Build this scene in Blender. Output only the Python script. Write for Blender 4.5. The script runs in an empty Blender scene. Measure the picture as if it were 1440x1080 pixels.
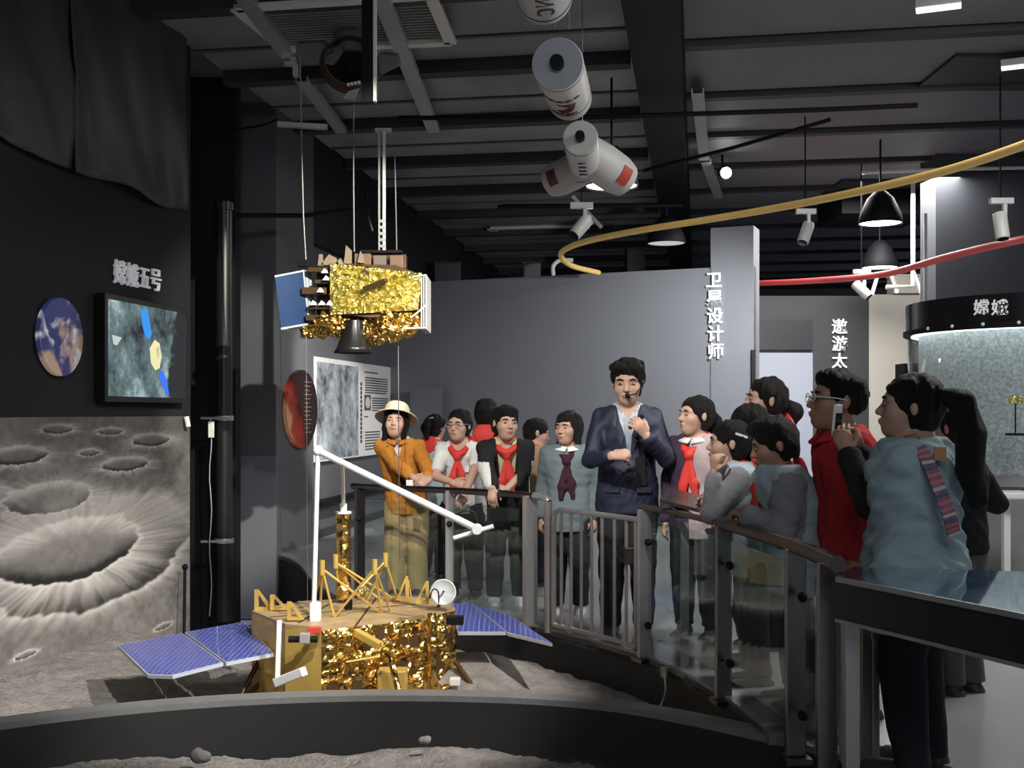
import bpy, math, random
import numpy as np
from mathutils import Vector, Matrix

# ------------------------------------------------------------------ camera, world, exposure, lights
F, HC, HOR = 1600.0, 1.45, 580.0            # focal length in pixels, eye height, horizon row
scn = bpy.context.scene
COL = scn.collection
cam_d = bpy.data.cameras.new('camera'); cam = bpy.data.objects.new('camera', cam_d); COL.objects.link(cam)
cam_d.sensor_fit = 'HORIZONTAL'; cam_d.sensor_width = 36.0; cam_d.lens = 36.0 * F / 1440.0
cam_d.shift_y = (HOR - 540.0) / 1440.0
cam_d.clip_start = 0.05
cam.location = (0, 0, HC); cam.rotation_euler = (math.pi / 2, 0, 0)
scn.camera = cam
w = bpy.data.worlds.new('world'); scn.world = w; w.use_nodes = True
w.node_tree.nodes['Background'].inputs[0].default_value = (0.62, 0.68, 0.8, 1)
w.node_tree.nodes['Background'].inputs[1].default_value = 0.15
scn.view_settings.view_transform = 'Standard'; scn.view_settings.look = 'None'
scn.view_settings.exposure = 0.42; scn.view_settings.gamma = 1.0
scn.view_settings.use_curve_mapping = False

def spot(loc, target, energy, deg=50, blend=0.6, size=0.08, col=(1, .95, .88)):
    d = bpy.data.lights.new('spot_lamp', 'SPOT'); d.energy = energy; d.spot_size = math.radians(deg)
    d.spot_blend = blend; d.shadow_soft_size = size; d.color = col
    o = bpy.data.objects.new('spot_lamp', d); COL.objects.link(o); o.location = loc
    o.rotation_euler = (Vector(target) - Vector(loc)).to_track_quat('-Z', 'Y').to_euler()
    return o
def area(loc, target, energy, sx, sy, col=(1, 1, 1)):
    d = bpy.data.lights.new('area_lamp', 'AREA'); d.shape = 'RECTANGLE'; d.size = sx; d.size_y = sy
    d.energy = energy; d.color = col
    o = bpy.data.objects.new('area_lamp', d); COL.objects.link(o); o.location = loc
    o.rotation_euler = (Vector(target) - Vector(loc)).to_track_quat('-Z', 'Y').to_euler()
    return o
# ceiling track spots
spot((1.9, 3.6, 4.2), (-1.15, 6.75, 0.1), 1050, 34, 0.5, 0.05)              # on the lander
spot((0.4, 2.6, 4.3), (-2.6, 7.9, 0.3), 1500, 42, 0.7, 0.08, (1, .96, .9))  # on the mural
spot((-0.9, 3.9, 4.2), (-0.30, 8.7, 0.95), 720, 26, 0.5, 0.05)             # on the pupils on the left
spot((-0.9, 3.2, 4.2), (0.80, 7.3, 1.35), 600, 17, 0.5, 0.05)              # on the guide
spot((1.6, 3.4, 4.3), (-1.2, 8.2, 2.4), 2100, 20, 0.5, 0.03, (1, .95, .80))  # on the hanging ascender
spot((-0.2, 3.4, 4.3), (1.35, 6.6, 1.3), 420, 26, 0.6, 0.05)               # on the pupils on the right
spot((2.9, 11.3, 3.05), (1.9, 14.3, 1.6), 480, 95, 1.0, 0.10, (.97, .98, 1))    # wall washer
spot((-0.2, 9.0, 4.2), (-1.85, 12.9, 1.5), 1500, 27, 0.5, 0.06)             # on the moon poster
area((3.9, 6.6, 4.3), (3.2, 7.0, 0), 130, 1.4, 1.4, (1, .98, .95))         # hall light over the right floor
area((0.6, -1.0, 4.3), (0.4, 6, 1.0), 90, 3.0, 1.5, (.93, .96, 1))         # added soft ambient fill, unseen behind the viewer
area((4.4, 13.6, 4.2), (4.4, 13.8, 0), 160, 1.6, 1.6, (1, .97, .92))       # hall light at the back

# ------------------------------------------------------------------ helpers
def P(px, py, Y):
    return Vector(((px - 720.0) * Y / F, Y, HC + (HOR - py) * Y / F))
TH = math.radians(9.23)
DX, DY = math.sin(TH), math.cos(TH)                      # hall axis
def wallpt(s, z, off=0.0):                               # along the left wall, s in metres past Y = 6.78
    return Vector((-3.05 + DX * s + DY * off, 6.78 + DY * s - DX * off, z))
def wall_s(px):                                          # wall coordinate seen at an image column
    a = (px - 720.0) / F; k = DX / DY
    Y = (-3.05 - 6.78 * k) / (a - k)
    return (Y - 6.78) / DY, Y
rng = np.random.default_rng(7); random.seed(7)

def vnoise(p, seed=0):
    p = np.asarray(p, float); i = np.floor(p).astype(np.int64); f = p - i; f = f * f * (3 - 2 * f)
    def h(a, b, c):
        n = (a * 374761393 + b * 668265263 + c * 2147483647 + seed * 974634777) & 0xffffffff
        n = ((n ^ (n >> 13)) * 1274126177) & 0xffffffff
        n = ((n ^ (n >> 16)) * 2246822519) & 0xffffffff
        return ((n ^ (n >> 15)) & 0xffff) / 65535.0
    r = 0
    for a in (0, 1):
        for b in (0, 1):
            for c in (0, 1):
                wgt = (f[..., 0] if a else 1 - f[..., 0]) * (f[..., 1] if b else 1 - f[..., 1]) * (f[..., 2] if c else 1 - f[..., 2])
                r = r + wgt * h(i[..., 0] + a, i[..., 1] + b, i[..., 2] + c)
    return r
def fbm(p, oct=4, seed=0):
    p = np.asarray(p, float); s = 0; a = 0.5
    for k in range(oct):
        s = s + a * vnoise(p * 2 ** k + 13.7 * k, seed + k); a *= 0.5
    return s

MATS = {}
def mat(name, col=(.5, .5, .5), rough=.5, metal=0.0, var=0.0, scale=8.0, bump=0.0, bscale=40.0, spec=.5, emit=None, estr=0.0, coat=0.0, col2=None):
    if name in MATS: return MATS[name]
    m = bpy.data.materials.new(name); m.use_nodes = True; nt = m.node_tree; b = nt.nodes['Principled BSDF']
    b.inputs['Base Color'].default_value = (*col, 1); b.inputs['Roughness'].default_value = rough
    b.inputs['Metallic'].default_value = metal; b.inputs['Specular IOR Level'].default_value = spec
    b.inputs['Coat Weight'].default_value = coat
    tc = nt.nodes.new('ShaderNodeTexCoord')
    n = nt.nodes.new('ShaderNodeTexNoise'); n.inputs['Scale'].default_value = scale; n.inputs['Detail'].default_value = 4
    nt.links.new(tc.outputs['Object'], n.inputs['Vector'])
    r = nt.nodes.new('ShaderNodeMix'); r.data_type = 'RGBA'
    v = max(var, 0.03)
    c2 = col2 or tuple(min(1, c * (1 + v)) for c in col)
    r.inputs[6].default_value = (*[c * (1 - v) for c in col], 1); r.inputs[7].default_value = (*c2, 1)
    nt.links.new(n.outputs['Fac'], r.inputs[0]); nt.links.new(r.outputs[2], b.inputs['Base Color'])
    if bump > 0:
        n2 = nt.nodes.new('ShaderNodeTexNoise'); n2.inputs['Scale'].default_value = bscale; n2.inputs['Detail'].default_value = 5
        nt.links.new(tc.outputs['Object'], n2.inputs['Vector'])
        bp = nt.nodes.new('ShaderNodeBump'); bp.inputs['Strength'].default_value = bump; bp.inputs['Distance'].default_value = 0.02
        nt.links.new(n2.outputs['Fac'], bp.inputs['Height']); nt.links.new(bp.outputs['Normal'], b.inputs['Normal'])
    if emit:
        b.inputs['Emission Color'].default_value = (*emit, 1); b.inputs['Emission Strength'].default_value = estr
    MATS[name] = m
    return m
def foil(name, col, rough=.22, vscale=26, bump=.9):
    m = mat(name, col, rough, 1.0, .12, 6)
    nt = m.node_tree; b = nt.nodes['Principled BSDF']
    tc = nt.nodes.new('ShaderNodeTexCoord')
    nz = nt.nodes.new('ShaderNodeTexNoise'); nz.inputs['Scale'].default_value = vscale * .45; nz.inputs['Detail'].default_value = 3
    mp = nt.nodes.new('ShaderNodeVectorMath'); mp.operation = 'MULTIPLY_ADD'
    mp.inputs[1].default_value = (.12, .12, .12)
    nt.links.new(tc.outputs['Object'], nz.inputs['Vector']); nt.links.new(nz.outputs['Color'], mp.inputs[0]); nt.links.new(tc.outputs['Object'], mp.inputs[2])
    vo = nt.nodes.new('ShaderNodeTexVoronoi'); vo.inputs['Scale'].default_value = vscale; vo.feature = 'F1'
    nt.links.new(mp.outputs[0], vo.inputs['Vector'])
    bp = nt.nodes.new('ShaderNodeBump'); bp.inputs['Strength'].default_value = bump; bp.inputs['Distance'].default_value = .03
    nt.links.new(vo.outputs['Distance'], bp.inputs['Height']); nt.links.new(bp.outputs['Normal'], b.inputs['Normal'])
    return m
def glass_mat(name, tint=(.86, .92, .92), refl=.10):
    if name in MATS: return MATS[name]
    m = bpy.data.materials.new(name); m.use_nodes = True; nt = m.node_tree; nt.nodes.remove(nt.nodes['Principled BSDF'])
    out = nt.nodes['Material Output']
    t = nt.nodes.new('ShaderNodeBsdfTransparent'); t.inputs[0].default_value = (*tint, 1)
    g = nt.nodes.new('ShaderNodeBsdfGlossy'); g.inputs['Roughness'].default_value = .02
    lw = nt.nodes.new('ShaderNodeLayerWeight'); lw.inputs[0].default_value = .5
    fr = nt.nodes.new('ShaderNodeMath'); fr.operation = 'POWER'; fr.inputs[1].default_value = 4.0; nt.links.new(lw.outputs['Facing'], fr.inputs[0])
    ad = nt.nodes.new('ShaderNodeMath'); ad.operation = 'MULTIPLY_ADD'; ad.inputs[1].default_value = .6; ad.inputs[2].default_value = refl * .5
    ad.use_clamp = True
    mx = nt.nodes.new('ShaderNodeMixShader')
    nt.links.new(fr.outputs[0], ad.inputs[0]); nt.links.new(ad.outputs[0], mx.inputs[0])
    nt.links.new(t.outputs[0], mx.inputs[1]); nt.links.new(g.outputs[0], mx.inputs[2]); nt.links.new(mx.outputs[0], out.inputs[0])
    MATS[name] = m
    return m

class MB:
    def __init__(s): s.v = []; s.f = []; s.mi = []
    def add(s, vs, fs, mi=0):
        o = len(s.v); s.v += [tuple(v) for v in vs]; s.f += [tuple(o + i for i in f) for f in fs]; s.mi += [mi] * len(fs); return s
    def box(s, c, size, X=None, Y=None, Z=None, mi=0):
        c = Vector(c); X = Vector(X or (1, 0, 0)).normalized(); Y = Vector(Y or (0, 1, 0)).normalized(); Z = Vector(Z) .normalized() if Z else X.cross(Y).normalized()
        a, b, d = [q / 2 for q in size]
        vs = [c + X * (a * i) + Y * (b * j) + Z * (d * k) for k in (-1, 1) for j in (-1, 1) for i in (-1, 1)]
        return s.add(vs, [(0, 2, 3, 1), (4, 5, 7, 6), (0, 1, 5, 4), (2, 6, 7, 3), (0, 4, 6, 2), (1, 3, 7, 5)], mi)
    def bar(s, a, b, wd, ht=None, up=(0, 0, 1), mi=0):
        a, b = Vector(a), Vector(b); d = (b - a).normalized(); u = Vector(up)
        if abs(d.dot(u)) > .98: u = Vector((0, 1, 0))
        x = d.cross(u).normalized(); z = x.cross(d).normalized()
        return s.box((a + b) / 2, (wd, (b - a).length, ht or wd), x, d, z, mi)
    def tube(s, pts, r, n=10, mi=0, closed=False):
        pts = [Vector(p) for p in pts]; m = len(pts); rs = r if isinstance(r, (list, tuple)) else [r] * m
        vs = []; prev = None
        for i, p in enumerate(pts):
            if closed: t = pts[(i + 1) % m] - pts[i - 1]
            else: t = pts[min(i + 1, m - 1)] - pts[max(i - 1, 0)]
            t.normalize()
            if prev is None:
                u = Vector((0, 0, 1)) if abs(t.z) < .9 else Vector((1, 0, 0)); x = t.cross(u).normalized()
            else: x = (prev - t * prev.dot(t)).normalized()
            prev = x; y = t.cross(x)
            for k in range(n):
                a = 2 * math.pi * k / n; vs.append(p + (x * math.cos(a) + y * math.sin(a)) * rs[i])
        fs = []
        for i in range(m if closed else m - 1):
            j = (i + 1) % m
            for k in range(n):
                l = (k + 1) % n; fs.append((i * n + k, i * n + l, j * n + l, j * n + k))
        if not closed: fs += [tuple(reversed(range(n))), tuple(range((m - 1) * n, m * n))]
        return s.add(vs, fs, mi)
    def cyl(s, a, b, r, n=16, r2=None, mi=0): return s.tube([a, b], [r, r if r2 is None else r2], n, mi)
    def lathe(s, prof, c, axis=(0, 0, 1), n=24, mi=0, cap=True):
        c = Vector(c); z = Vector(axis).normalized(); u = Vector((1, 0, 0)) if abs(z.x) < .9 else Vector((0, 1, 0))
        x = z.cross(u).normalized(); y = z.cross(x); vs = []
        for r, h in prof:
            for k in range(n):
                a = 2 * math.pi * k / n; vs.append(c + z * h + (x * math.cos(a) + y * math.sin(a)) * max(r, 1e-4))
        fs = [(i * n + k, i * n + (k + 1) % n, (i + 1) * n + (k + 1) % n, (i + 1) * n + k) for i in range(len(prof) - 1) for k in range(n)]
        if cap: fs += [tuple(reversed(range(n))), tuple(range((len(prof) - 1) * n, len(prof) * n))]
        return s.add(vs, fs, mi)
    def prism(s, poly, d, mi=0):
        n = len(poly); d = Vector(d); poly = [Vector(p) for p in poly]
        vs = poly + [p + d for p in poly]
        return s.add(vs, [tuple(range(n)), tuple(reversed(range(n, 2 * n)))] + [(i, i + n, (i + 1) % n + n, (i + 1) % n) for i in range(n)], mi)
    def sphere(s, c, r, n=12, m=8, R=None, mi=0):
        c = Vector(c); r = (r, r, r) if not isinstance(r, (tuple, list)) else r; vs = []
        for i in range(m + 1):
            th = math.pi * i / m
            for k in range(n):
                a = 2 * math.pi * k / n
                q = Vector((r[0] * math.sin(th) * math.cos(a), r[1] * math.sin(th) * math.sin(a), r[2] * math.cos(th)))
                vs.append(c + (R @ q if R is not None else q))
        return s.add(vs, [(i * n + k, (i + 1) * n + k, (i + 1) * n + (k + 1) % n, i * n + (k + 1) % n) for i in range(m) for k in range(n)], mi)

WORLD = {}                                               # root origin of every parent (for world-space part meshes)
def tag(o, label=None, cat=None, group=None, kind=None):
    if label: o['label'] = label
    if cat: o['category'] = cat
    if group: o['group'] = group
    if kind: o['kind'] = kind
    return o
def empty(name, loc, label=None, cat=None, group=None, kind=None, rz=0):
    o = bpy.data.objects.new(name, None); COL.objects.link(o); o.location = loc; o.rotation_euler = (0, 0, rz)
    o.empty_display_size = .1; WORLD[o] = Vector(loc)
    return tag(o, label, cat, group, kind)
def mesh_obj(name, v, f, mats, parent=None, mi=None, smooth=False, local=False, origin=None, recalc=True):
    me = bpy.data.meshes.new(name)
    off = Vector((0, 0, 0))
    if parent is not None and not local: off = WORLD[parent]
    elif parent is None and origin is not None: off = Vector(origin)
    va = np.asarray([tuple(q) for q in v], float) if not isinstance(v, np.ndarray) else v
    if len(va): va = va - np.array(off)
    me.from_pydata(va.tolist(), [], f if isinstance(f, list) else f.tolist())
    if not isinstance(mats, (list, tuple)): mats = [mats]
    for m in mats: me.materials.append(m)
    if mi is not None and len(mats) > 1: me.polygons.foreach_set('material_index', np.asarray(mi, np.int32))
    if recalc:
        import bmesh
        bm = bmesh.new(); bm.from_mesh(me); bmesh.ops.recalc_face_normals(bm, faces=bm.faces); bm.to_mesh(me); bm.free()
    if smooth == True: me.polygons.foreach_set('use_smooth', np.ones(len(me.polygons), bool))
    me.update()
    o = bpy.data.objects.new(name, me); COL.objects.link(o)
    if parent is not None: o.parent = parent; WORLD[o] = WORLD[parent]
    else: o.location = off; WORLD[o] = off
    if smooth == 'auto':
        me.polygons.foreach_set('use_smooth', np.ones(len(me.polygons), bool))
        try: me.set_sharp_from_angle(angle=math.radians(38))
        except Exception: pass
    return o
def build(name, mb, m, parent=None, smooth='auto', label=None, cat=None, group=None, kind=None, origin=None, bevel=0, local=False):
    if parent is None and origin is None:
        a = np.array([tuple(q) for q in mb.v]); origin = (*((a.min(0) + a.max(0)) / 2)[:2], a[:, 2].min())
    o = mesh_obj(name, mb.v, mb.f, m, parent, mb.mi, smooth, local, origin)
    if bevel:
        bv = o.modifiers.new('bevel', 'BEVEL'); bv.width = bevel; bv.segments = 2; bv.limit_method = 'ANGLE'
    return tag(o, label, cat, group, kind)
def catmull(pts, n=8):
    pts = [Vector(p) for p in pts]; out = []
    q = [pts[0] * 2 - pts[1]] + pts + [pts[-1] * 2 - pts[-2]]
    for i in range(1, len(q) - 2):
        p0, p1, p2, p3 = q[i - 1:i + 3]
        for k in range(n):
            t = k / n
            out.append(.5 * ((2 * p1) + (p2 - p0) * t + (2 * p0 - 5 * p1 + 4 * p2 - p3) * t * t + (3 * p1 - p0 - 3 * p2 + p3) * t ** 3))
    out.append(pts[-1]); return out
def text_part(ch, size, o3, X, Y, m, parent, depth=.015, bold=.012, name='character', squash=1.0, label=None):
    """one piece of raised lettering: centre o3, right vector X, up vector Y"""
    c = bpy.data.curves.new('lettering', 'FONT'); c.body = ch; c.size = size; c.align_x = 'CENTER'; c.align_y = 'CENTER'
    c.extrude = depth / 2; c.offset = bold * size; c.resolution_u = 3
    t = bpy.data.objects.new('lettering', c); COL.objects.link(t)
    dg = bpy.context.evaluated_depsgraph_get(); dg.update()
    me = bpy.data.meshes.new_from_object(t.evaluated_get(dg)); bpy.data.objects.remove(t)
    X = Vector(X).normalized(); Y = Vector(Y).normalized(); Z = X.cross(Y).normalized()
    n = len(me.vertices); co = np.empty(n * 3); me.vertices.foreach_get('co', co); co = co.reshape(-1, 3)
    ce = (co[:, :2].max(0) + co[:, :2].min(0)) / 2
    co[:, :2] -= ce; co[:, 0] *= squash
    B = np.array([X, Y, Z]); wv = co @ B + np.array(o3) - np.array(WORLD[parent])
    me.vertices.foreach_set('co', wv.ravel()); me.materials.clear(); me.materials.append(m); me.update()
    o = bpy.data.objects.new(name, me); COL.objects.link(o); o.parent = parent; WORLD[o] = WORLD[parent]
    if label: o['label'] = label
    return o
# ------------------------------------------------------------------ materials
m_wall = mat('dark_wall_paint', (.016, .017, .020), .75, 0, .15, 3, .05, 60, .3)
m_grey = mat('grey_wall_paint', (.165, .172, .188), .6, 0, .06, 2, .03, 80)
m_pillar = mat('pillar_paint', (.095, .10, .113), .55, 0, .08, 2, .03, 80)
m_ceil = mat('ceiling_paint', (.12, .125, .14), .7, 0, .35, 2.2, .25, 14)
m_beam = mat('beam_paint', (.035, .037, .042), .6, 0, .3, 3, .1, 30)
m_black = mat('black_paint', (.007, .007, .009), .6, 0, .2, 5, spec=.18)
m_floor = mat('floor_epoxy', (.27, .27, .275), .2, 0, .12, 1.2, .02, 6, .5)
m_soil = mat('moon_soil', (.26, .24, .225), .97, 0, .45, 14, 1.0, 42, .1)
m_kerbtop = mat('kerb_top', (.16, .165, .165), .55, 0, .2, 8, .15, 60)
m_kerb = mat('kerb_side', (.016, .016, .017), .6, 0, .2, 4, .05, 40)
m_white = mat('white_enamel', (.78, .78, .76), .35, 0, .04)
m_letter = mat('white_letter', (.85, .86, .86), .5, 0, .03, emit=(.9, .92, 1), estr=.10)
m_steel = mat('brushed_steel', (.50, .48, .47), .36, .65, .12, 20, .05, 120)
m_dsteel = mat('dark_steel', (.16, .145, .14), .3, 1, .2, 14)
m_galv = mat('galvanised_steel', (.42, .44, .45), .45, .8, .2, 12)
m_glass = glass_mat('rail_glass')
m_cloth_d = mat('dark_drape_cloth', (.05, .052, .060), .5, 0, .25, 2, .1, 30)
m_lamp = mat('lamp_glow', (.9, .9, .85), .5, emit=(1, .97, .86), estr=6)
m_beige = mat('beige_wall_paint', (.52, .50, .45), .7, 0, .05, 2)
m_door = mat('pale_door_panel', (.33, .35, .42), .5, 0, .04, 2, emit=(.62, .66, .82), estr=.05)

CEIL = 4.5
def hallpt(x, y, z): return Vector((x, y, z))
def quad(name, pts, m, thick, parent=None, kind=None):
    mb = MB(); mb.prism(pts, thick); return build(name, mb, m, parent, False, kind=kind)

# rail line around the lunar pit (plan points on the floor edge)
RAIL = [(-2.75, 11.9), (-2.1, 10.9), (-1.60, 9.35), (-1.17, 8.54), (-.40, 8.07), (.12, 7.59), (.77, 6.63), (1.04, 5.73), (1.17, 4.80), (1.19, 4.15)]
KERB = [(-2.95, 4.75), (-2.385, 5.30), (-1.56, 5.69), (-.58, 5.83), (.42, 5.66), (1.20, 5.04), (1.55, 4.60), (1.85, 4.05), (2.02, 3.4), (2.05, 2.6), (1.9, 1.6)]
railp = catmull([Vector((x, y, 0)) for x, y in RAIL], 10)
kerbp = catmull([Vector((x, y, 0)) for x, y in KERB], 10)

# floor: outside the two pits
mb = MB()
edge = [p for p in railp if p.y > 5.12] + [p + (p - Vector((-.65, 3.1, 0))).normalized() * .125 for p in kerbp if p.x > 1.13]
edge = [Vector((-3.4, 12.0, 0))] + edge
n = len(edge); outer = []
for i, p in enumerate(edge):
    a = math.pi * (1 - i / (n - 1)) if False else None
for i in range(n):
    t = i / (n - 1)
    if t < .35: o = Vector((-3.6 + t / .35 * 12, 34, 0))
    elif t < .7: o = Vector((8.4, 34 - (t - .35) / .35 * 28, 0))
    else: o = Vector((8.4, 6 - (t - .7) / .3 * 8, 0))
    outer.append(o)
vs = edge + outer
mb.add(vs, [(i, i + 1, n + i + 1, n + i) for i in range(n - 1)])
floor = build('floor', mb, m_floor, smooth=False, kind='structure', origin=(0, 0, 0))
floor.modifiers.new('s', 'SOLIDIFY').thickness = -.04

# pit wall under the rail
mb = MB()
ep = edge[1:]
for i in range(len(ep) - 1):
    a, b = ep[i], ep[i + 1]
    mb.add([a + Vector((0, 0, -.002)), b + Vector((0, 0, -.002)), b - Vector((0, 0, .7)), a - Vector((0, 0, .7))], [(0, 1, 2, 3)])
build('wall_pit', mb, m_kerb, smooth=True, kind='structure')
# light trim line of the pit edge
mb = MB()
fl = [p for p in railp if p.y > 5.0]
def ribbon(mb, pts, wd, z0, z1, side=1):
    m = len(pts); L = []
    for i, p in enumerate(pts):
        t = (pts[min(i + 1, m - 1)] - pts[max(i - 1, 0)]).normalized(); nn = Vector((t.y, -t.x, 0)) * side
        L.append((p, p + nn * wd))
    for i in range(m - 1):
        (a, b), (c, d) = L[i], L[i + 1]
        Z0, Z1 = Vector((0, 0, z0)), Vector((0, 0, z1))
        vs = [a + Z0, b + Z0, d + Z0, c + Z0, a + Z1, b + Z1, d + Z1, c + Z1]
        mb.add(vs, [(0, 3, 2, 1), (4, 5, 6, 7), (0, 1, 5, 4), (3, 7, 6, 2), (0, 4, 7, 3), (1, 2, 6, 5)])
ribbon(mb, fl, -.10, -.03, .025)
build('trim_1', mb, m_kerbtop, smooth=False, kind='structure')

# near kerb: wall between the two pits, grey cap and dark face
mb = MB(); ribbon(mb, [p for p in kerbp if p.x < 1.9], -.11, -.7, -.03); build('wall_kerb', mb, m_kerb, smooth=False, kind='structure')
mb = MB(); ribbon(mb, [p + Vector((0, 0, 0)) for p in kerbp if p.x < 1.9], -.13, -.03, 0.0); build('trim_2', mb, m_kerbtop, smooth=False, kind='structure')

# soil heightfield
def soil(name, x0, x1, y0, y1, z, nx, ny, fn, inside):
    xs = np.linspace(x0, x1, nx); ys = np.linspace(y0, y1, ny); X, Y = np.meshgrid(xs, ys, indexing='ij')
    p = np.stack([X, Y, 0 * X], -1)
    Z = z + .10 * (fbm(p * 1.6, 4, 3) - .47) + .05 * (fbm(p * 11, 4, 5) - .47) + fn(X, Y)
    v = np.stack([X, Y, Z], -1).reshape(-1, 3); ok = inside(X, Y)
    fs = [(i * ny + j, (i + 1) * ny + j, (i + 1) * ny + j + 1, i * ny + j + 1) for i in range(nx - 1) for j in range(ny - 1) if ok[i, j] and ok[i + 1, j + 1] and ok[i+1, j] and ok[i, j+1]]
    used = np.unique(np.array(fs)); re = -np.ones(len(v), int); re[used] = np.arange(len(used))
    return mesh_obj(name, v[used], re[np.array(fs)], m_soil, smooth=True, recalc=False)
kx = np.array([p.x for p in kerbp if p.x < 1.9]); ky = np.array([p.y for p in kerbp if p.x < 1.9])
def kerb_y(X): return np.interp(X, kx, ky)
def leftx(Y): return -3.05 + (Y - 6.78) * DX / DY
s1 = soil('floor_far_pit', -3.4, 1.15, 4.8, 11.6, -.25, 170, 200,
          lambda X, Y: -.26 * np.clip((Y - 8.0) / 1.6, 0, 1) * (X < -1.2) + .16 * np.exp(-((X - leftx(Y)) / .55) ** 2) * np.clip((9.0 - Y) / 1.0, 0, 1) + .20 * np.exp(-((X + .25) ** 2 / .20 + (Y - 7.1) ** 2 / .25)),
          lambda X, Y: (Y > kerb_y(X) - .0) & (X > leftx(Y) - .03))
s1['kind'] = 'structure'
s2 = soil('floor_near_pit', -3.4, 2.1, 2.6, 5.85, -.33, 170, 120,
          lambda X, Y: .13 * np.exp(-((X + 1.75) ** 2 / .5 + (Y - 5.3) ** 2 / .2)) + .09 * np.exp(-((X + .45) ** 2 / .35 + (Y - 5.6) ** 2 / .1)),
          lambda X, Y: (Y < kerb_y(X)) & (X > leftx(Y) - .03))
s2['kind'] = 'structure'

# left wall of the hall (mural wall) and the recess behind it
L0, L1 = -6.0, wall_s(268)[0]
quad('wall_left', [wallpt(L0, -.7), wallpt(L1, -.7), wallpt(L1, CEIL), wallpt(L0, CEIL)], m_wall, Vector((-DY, DX, 0)) * .25, kind='structure')
quad('wall_recess', [wallpt(L1 - .3, -.7, -.9), wallpt(5.0, -.7, -.9), wallpt(5.0, CEIL, -.9), wallpt(L1 - .3, CEIL, -.9)], m_black, Vector((-DY, DX, 0)) * .1, kind='structure')
rect0 = None
mb = MB(); a_, b_ = P(245, 0, 10.35), P(331, 0, 10.35); mb.box(((a_.x + b_.x) / 2, 10.45, 1.9), (b_.x - a_.x, .2, 5.2)); build('wall_corner', mb, m_black, smooth=False, kind='structure')
# pillar
sP0, sP1 = wall_s(388)[0], wall_s(441)[0]
mb = MB(); q = [wallpt(sP0, 0), wallpt(sP1, 0), wallpt(sP1, 0, -.85), wallpt(sP0, 0, -.62)]
q[3] = Vector(((322 - 720) / F * wallpt(sP0, 0).y * 1.0, wallpt(sP0, 0).y, 0))
mb.prism([v_ + Vector((0, 0, -.6)) for v_ in q], (0, 0, CEIL + .6)); build('wall_pillar', mb, m_pillar, smooth=False, kind='structure')
mb = MB(); fx = P(389, 630, wallpt(sP0, 0).y - .02); fl_ = P(323, 630, wallpt(sP0, 0).y - .02)
mb.box(((fx + fl_) / 2).xy.to_3d() + Vector((0, 0, .22)), (abs(fx.x - fl_.x), .03, 1.6)); build('trim_3', mb, mat('pillar_panel', (.16, .175, .2), .5, 0, .05), smooth=False, kind='structure')
# poster wall beyond the pillar and the far left wall above it
quad('wall_poster', [wallpt(sP1 - .3, 0, -.10), wallpt(9.6, 0, -.10), wallpt(9.6, 3.3, -.10), wallpt(sP1 - .3, 3.3, -.10)], m_pillar, Vector((-DY, DX, 0)) * .2, kind='structure')
quad('wall_far_left', [wallpt(sP1, 3.3, -.02), wallpt(30, 3.3, -.02), wallpt(30, CEIL, -.02), wallpt(sP1, CEIL, -.02)], m_wall, Vector((-DY, DX, 0)) * .2, kind='structure')

# grey back wall with the five-character sign
bwL, bwR = P(560, 402, 15.6), P(1060, 372, 13.7)
bh = 3.22
d = Vector((bwR.x - bwL.x, bwR.y - bwL.y, 0)).normalized(); BN = Vector((d.y, -d.x, 0))     # normal towards the viewer
mb = MB(); mb.prism([Vector((bwL.x, bwL.y, 0)) - d * .3, Vector((bwR.x, bwR.y, 0)), Vector((bwR.x, bwR.y, bh)), Vector((bwL.x, bwL.y, bh)) - d * .3], -BN * .15)
build('wall_back', mb, m_grey, smooth=False, kind='structure')
pr = Vector((bwR.x, bwR.y, 0)); pw = .52
mb = MB(); mb.prism([pr - d * pw + BN * .02, pr + BN * .02, pr - BN * .35, pr - d * pw - BN * .35], (0, 0, 3.70)); build('wall_back_pillar', mb, m_grey, smooth=False, kind='structure')
mb = MB(); hp = P(1060, 590, 13.62); mb.box(Vector((pr.x - .02, pr.y - .06, 1.1)), (.045, .05, 2.2)); build('trim_4', mb, m_black, smooth=False, kind='structure')
mb = MB(); mb.prism([Vector((bwL.x, bwL.y, 0)) + BN * .03, pr + BN * .03, pr + BN * .03 + Vector((0, 0, .12)), Vector((bwL.x, bwL.y, .12)) + BN * .03], -BN * .03)
build('baseboard_back', mb, m_beam, smooth=False, kind='structure')
# lower door-like panel in the back wall (left end)
mb = MB()
a, b = P(578, 545, 15.4), P(622, 545, 15.2)
mb.prism([Vector((a.x, a.y, 0)) , Vector((b.x, b.y, 0)), Vector((b.x, b.y, a.z)), Vector((a.x, a.y, a.z))], BN * .02 + Vector((0, -.05, 0)))
build('door_1', mb, mat('grey_door', (.14, .15, .175), .5), smooth=False, kind='structure')

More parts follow.
